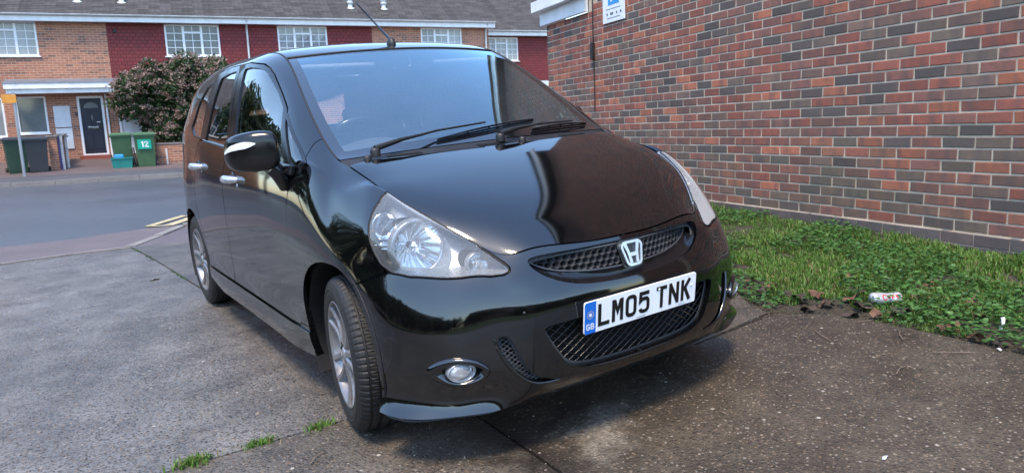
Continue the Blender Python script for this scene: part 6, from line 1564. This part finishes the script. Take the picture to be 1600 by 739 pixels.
for n, lo, hi in ((70000, -1.3, 1.6), (38000, 1.4, 5.3), (9000, -4, -1.2)):
    x, y, f = verge_pts(n, lo, hi); nn_ = vnoise(x, y, 2.6, 3)*.6+vnoise(x, y, 7, 4)*.4
    bare = vnoise(x, y, 5.0, 9)*.6+vnoise(x, y, 13, 19)*.4; edge_ = np.clip(f/.30, 0, 1); keep = (bare < .30+.36*edge_) ; x, y, f, nn_ = x[keep], y[keep], f[keep], nn_[keep]
    h = (.014+.045*nn_**1.6)*(.55+.45*np.clip(f/.2, 0, 1))*(1+.5*(f > .86)); P = np.stack([x, y, H(x, y)-.008], 1)
    V, F, c = blades(P, h, rs); c[:, 0] = np.clip(c[:, 0]*.6+.4*np.repeat(vnoise(x, y, 3.1, 12), 5), 0, 1)
    Vs.append(V); Fs.append(F+base); Cs.append(c); base += len(V)
g = link('grass', arr_mesh('grass', np.concatenate(Vs), np.concatenate(Fs), cols=np.concatenate(Cs)), M['grass']); tag(g, 'short uneven grass between the drive and the brick wall', 'grass', kind='stuff')
def round_leaves(P, size, rs, seg=6):
    n = len(P); q = rs.uniform(0, 2*np.pi, n); tilt = rs.uniform(.1, .7, n); nrm = np.stack([np.cos(q)*np.sin(tilt), np.sin(q)*np.sin(tilt), np.cos(tilt)], 1)
    a = np.cross(nrm, np.array([.3, .2, 1.0])); a /= np.linalg.norm(a, axis=1, keepdims=True); b = np.cross(nrm, a); sz = (size*rs.uniform(.6, 1.4, n))[:, None]
    ring = [P+nrm*sz*.0]
    for k in range(seg):
        t = 2*np.pi*k/seg; r = 1-.25*(k % 2); ring.append(P+(a*np.cos(t)+b*np.sin(t)*.8)*sz*r+nrm*sz*.22)
    V = np.stack(ring, 1).reshape(-1, 3); i = np.arange(n)[:, None]*(seg+1)
    F = np.concatenate([i+np.array([[0, 1+k, 1+(k+1) % seg]]) for k in range(seg)]); col = np.zeros((n, seg+1, 3)); col[:, :, 0] = rs.uniform(0, 1, n)[:, None]; return V, F, col.reshape(-1, 3)
x, y, f = verge_pts(26000, -1.4, 4.6); m_ = vnoise(x, y, 2.2, 31); keep = (m_ > .52) | ((f < .14) & (vnoise(x, y, 4, 8) > .55)); x, y, f, m_ = x[keep], y[keep], f[keep], m_[keep]
P = np.stack([x, y, H(x, y)+rs.uniform(.008, .060, len(x))*(.4+m_)], 1); V, F, c = round_leaves(P, .0125, rs)
w_ = link('weeds', arr_mesh('weeds', V, F, cols=c), M['weed']); tag(w_, 'patches of broad leaved weeds among the grass by the wall', 'weeds', kind='stuff')
# tufts along the joints
def tufts(name, label, spots, dens, h):
    P = []
    for x0, y0, r, n in spots:
        k = int(n*dens); P.append(np.stack([x0+rs.normal(0, r, k), y0+rs.normal(0, .016, k), np.zeros(k)], 1))
    P = np.concatenate(P); P[:, 2] = H(P[:, 0], P[:, 1])-.006; V, F, c = blades(P, np.full(len(P), h), rs, .003, .9); c[:, 0] = c[:, 0]*.7+.3
    return tag(link(name, arr_mesh(name, V, F, cols=c), M['grass']), label, 'grass', kind='stuff')
tufts('grass_tuft', 'ragged grass tuft in the drive joint at the bottom left', [(-1.35, .90, .034, 230)], 1, .030)
tufts('grass_tuft', 'long low grass tuft in the drive joint, middle of the three', [(-1.12, .89, .03, 150)], 1, .022)
tufts('grass_tuft', 'small grass tuft in the drive joint beside the front tyre', [(-.91, .868, .022, 120)], 1, .026)
k = 900; t_ = rs.uniform(0, 1, k); P = np.stack([np.interp(t_, [0, .5, 1], [-.91, -.835, -.755])+rs.normal(0, .008, k), 6.2+(3.4-6.2)*t_, np.zeros(k)], 1); P[:, 2] = H(P[:, 0], P[:, 1])-.012; keep = vnoise(P[:, 1], P[:, 1]*0, 3, 2) > .4
V, F, c = blades(P[keep], np.full(keep.sum(), .018), rs, .004, .8); tag(link('moss', arr_mesh('moss', V, F, cols=c*.5), M['weed']), 'line of moss in the drive joint behind the rear wheel', 'moss', kind='stuff')
# brown leaves
M['dry_leaf'] = simple('dry brown leaf', (.15, .075, .042), .8, 0, .5, 25); M['dry_leaf2'] = simple('dark rotten leaf', (.045, .028, .020), .7, 0, .5, 25)
def leaf_mesh(seed):
    r = random.Random(seed); n = 12; V = [(0, 0, .004)]
    for k in range(n):
        q = 2*math.pi*k/n; rr = (1-.35*(k % 2)*r.uniform(.5, 1))*r.uniform(.8, 1.1); V.append((.032*rr*math.cos(q), .022*rr*math.sin(q), .012*math.cos(2*q)*r.uniform(.3, 1)+r.uniform(-.003, .004)))
    me = bpy.data.meshes.new('dry_leaf'); me.from_pydata(V, [], [(0, 1+k, 1+(k+1) % n) for k in range(n)]); me.materials.append(M['dry_leaf'] if seed % 3 else M['dry_leaf2']); return me
lm = [leaf_mesh(k) for k in range(6)]
spots = [(1.62, .62), (1.70, .50), (1.60, .38), (1.66, .22), (1.75, .34), (1.58, .10), (1.90, .40), (1.95, .10), (2.05, -.10), (1.70, .05), (1.63, -.20), (1.82, -.25), (1.60, -.42), (1.75, -.48), (2.2, .2), (1.56, .75), (1.72, .95), (1.85, 1.2), (1.52, .20), (2.1, .55), (1.66, .80), (1.58, .52), (2.3, -.25), (1.90, -.55), (1.48, .40), (1.55, -.35)]
for i, (x, y) in enumerate(spots):
    o = bpy.data.objects.new('dry_leaf', lm[i % 6]); C.objects.link(o); o.location = (x, y, float(H(x, y))+.012+(.012 if i % 2 else 0)); o.rotation_euler = (rnd.uniform(-.4, .4), rnd.uniform(-.4, .4), rnd.uniform(0, 6.28)); k = rnd.uniform(1.1, 2.0); o.scale = (k, k, k)
    tag(o, 'dry brown leaf lying along the edge of the grass', 'leaf', 'fallen brown leaves')
# crushed drinks can
M['can'] = simple('silver white can', (.62, .64, .66), .28, .5, .1, 12); M['can_red'] = simple('red can print', (.55, .03, .03), .3, .1, .1, 12)
can = empty('drinks_can', (1.80, .185, float(H(1.80, .185))+.036), R_(-28)); tag(can, 'crushed silver drinks can with red lettering lying in the grass', 'can')
def can_pt(t, a, r=.0335):
    k = 1-.32*math.exp(-((t-.10)/.045)**2)*max(0, math.cos(a-2.0))-.22*math.exp(-((t-.045)/.03)**2)*max(0, math.cos(a+.6)); e = .78 if t < .008 or t > .142 else 1
    return Vector((t-.075, r*k*e*math.cos(a), r*k*e*math.sin(a)*.92))
ts = [0, .002, .008]+list(np.linspace(.014, .136, 16))+[.142, .148, .150]; na = 36
V = [can_pt(t, 2*math.pi*k/na) for t in ts for k in range(na)]; F = [(i*na+k, i*na+(k+1) % na, (i+1)*na+(k+1) % na, (i+1)*na+k) for i in range(len(ts)-1) for k in range(na)]+[tuple(range(na))[::-1], tuple(range((len(ts)-1)*na, len(ts)*na))]
mb = MB(); mb.add(V, F, True); mb.build('can_body', M['can'], can)
mb = MB()
def on_can(path, w):
    for (a0, b0), (a1, b1) in zip(path[:-1], path[1:]):
        n = 4; V = []
        d = Vector((a1-a0, b1-b0)); d.normalize(); nn = Vector((-d.y, d.x))*w/2
        for i in range(n+1):
            t = i/n; p = Vector((a0+(a1-a0)*t, b0+(b1-b0)*t))
            for s_ in (-1, 1): q = p+nn*s_; V.append(can_pt(q.x, q.y/.0335+2.7, .0342))
        mb.add(V, [(2*i, 2*i+1, 2*i+3, 2*i+2) for i in range(n)])
o0 = .035
for k, path in enumerate(([(.030, .012), (.022, .016), (.012, .012), (.008, .0), (.012, -.012), (.022, -.014), (.030, -.008)], [(.040, -.012), (.036, 0), (.040, .008), (.048, .006), (.050, -.006), (.044, -.013), (.040, -.012)], [(.058, -.016), (.062, .018)], [(.074, .006), (.060, -.002), (.076, -.016)], [(.082, -.002), (.094, .002), (.090, .009), (.082, .004), (.082, -.008), (.090, -.013), (.098, -.008)])):
    on_can([(a+o0, b) for a, b in path], .0058)
mb.build('can_lettering', M['can_red'], can)
# scraps
M['scrap'] = simple('white plastic scrap', (.66, .68, .70), .4, 0, .12, 20)
def scrap(label, x, y, pts, w, rz, dz=.006):
    s = empty('plastic_scrap', (x, y, float(H(x, y))+dz), rz); tag(s, label, 'litter'); P = [Vector(p) for p in pts]; V = []
    for i, p in enumerate(P):
        d = (P[min(i+1, len(P)-1)]-P[max(i-1, 0)]).normalized(); nn = d.cross(Vector((0, .3, 1))).normalized()*w/2*(1-.4*abs(i/(len(P)-1)-.5)); V += [p-nn, p+nn, p-nn+Vector((0, 0, .0015)), p+nn+Vector((0, 0, .0015))]
    F = []
    for i in range(len(P)-1):
        a = i*4; F += [(a, a+4, a+5, a+1), (a+2, a+3, a+7, a+6), (a, a+2, a+6, a+4), (a+1, a+5, a+7, a+3)]
    MB().add(V, F, True).build('scrap_sheet', M['scrap'], s); return s
scrap('curled white plastic strip in the grass near the right edge', 1.72, -.38, [(-.03, 0, .03), (-.015, .0, .05), (.01, .003, .052), (.022, .005, .035), (.018, .006, .012), (-.004, .006, .0)], .016, .4, .02)
scrap('small white scrap lying on the concrete in the bottom right', .36, -.62, [(-.014, 0, .002), (0, .002, .005), (.014, .0, .003)], .014, .3, .002)
scrap('small white scrap on the concrete at the left near the road', -.98, 4.30, [(-.03, 0, .002), (0, .01, .006), (.035, .0, .003)], .045, .2, .002)
scrap('thin white scrap at the edge of the grass below the strip', 1.50, -.46, [(-.012, 0, .002), (0, .002, .006), (.014, .0, .003)], .010, .9, .006)
M['twig'] = simple('grey twig', (.16, .12, .09), .8)
for i, (x, y, L, a) in enumerate(((1.42, -.10, .13, .6), (1.36, -.35, .16, 2.4), (1.2, .15, .18, 1.0), (1.48, .12, .10, 2.8), (-1.0, .62, .09, .7), (1.05, -.3, .12, .2))):
    t = empty('twig', (x, y, float(H(x, y))+.004), a); tag(t, 'thin dry twig lying on the concrete near the grass' if i != 4 else 'thin dry twig lying on the concrete left of the front tyre', 'twig', 'twigs on the drive')
    MB().tube([(-L/2, 0, 0), (0, .008, .004), (L/2, -.004, .002)], [.0028, .0022, .0012], 5).build('stick', M['twig'], t)
# pale stones scattered on the concrete
M['pebble'] = simple('pale pebble', (.20, .165, .13), .7, 0, .5, 40)
def pebbles(n, x0, x1, y0, y1):
    V = []; F = []; oct_ = [(1, 0, 0), (0, 1, 0), (-1, 0, 0), (0, -1, 0), (0, 0, 1)]
    for i in range(n):
        x, y = rnd.uniform(x0, x1), rnd.uniform(y0, y1)
        if x > sedge(y)-.02: continue
        r = .0016+.0042*rnd.random()**3; q = rnd.uniform(0, 6.28); z = float(H(x, y)); b = len(V)
        for a, c, d in oct_: V.append((x+r*(a*math.cos(q)-c*math.sin(q))*rnd.uniform(.8, 1.3), y+r*(a*math.sin(q)+c*math.cos(q)), z+d*r*.7))
        F += [(b, b+1, b+4), (b+1, b+2, b+4), (b+2, b+3, b+4), (b+3, b, b+4)]
    return V, F
V, F = pebbles(2600, -2.0, 1.55, -1.2, 1.8); me = arr_mesh('loose_grit', np.array(V), F); tag(link('loose_grit', me, M['pebble']), 'fine loose grit scattered over the concrete drive', 'grit', kind='stuff')

# soil crumbs and bits along the ragged edge of the grass
V = []; F = []
for i in range(4200):
    y = rnd.uniform(-1.3, 2.4); x = float(sedge(y))+rnd.gauss(.01, .055); r = .0018+.006*rnd.random()**2; q = rnd.uniform(0, 6.28); z = float(H(x, y))-.001; b = len(V)
    for a, c, d in [(1, 0, 0), (0, 1, 0), (-1, 0, 0), (0, -1, 0), (0, 0, 1)]: V.append((x+r*(a*math.cos(q)-c*math.sin(q))*rnd.uniform(.8, 1.5), y+r*(a*math.sin(q)+c*math.cos(q)), z+d*r*.6))
    F += [(b, b+1, b+4), (b+1, b+2, b+4), (b+2, b+3, b+4), (b+3, b, b+4)]
tag(link('soil_crumbs', arr_mesh('soil_crumbs', np.array(V), F), M['soil']), 'dark soil crumbs spilled along the edge of the grass', 'soil', kind='stuff')
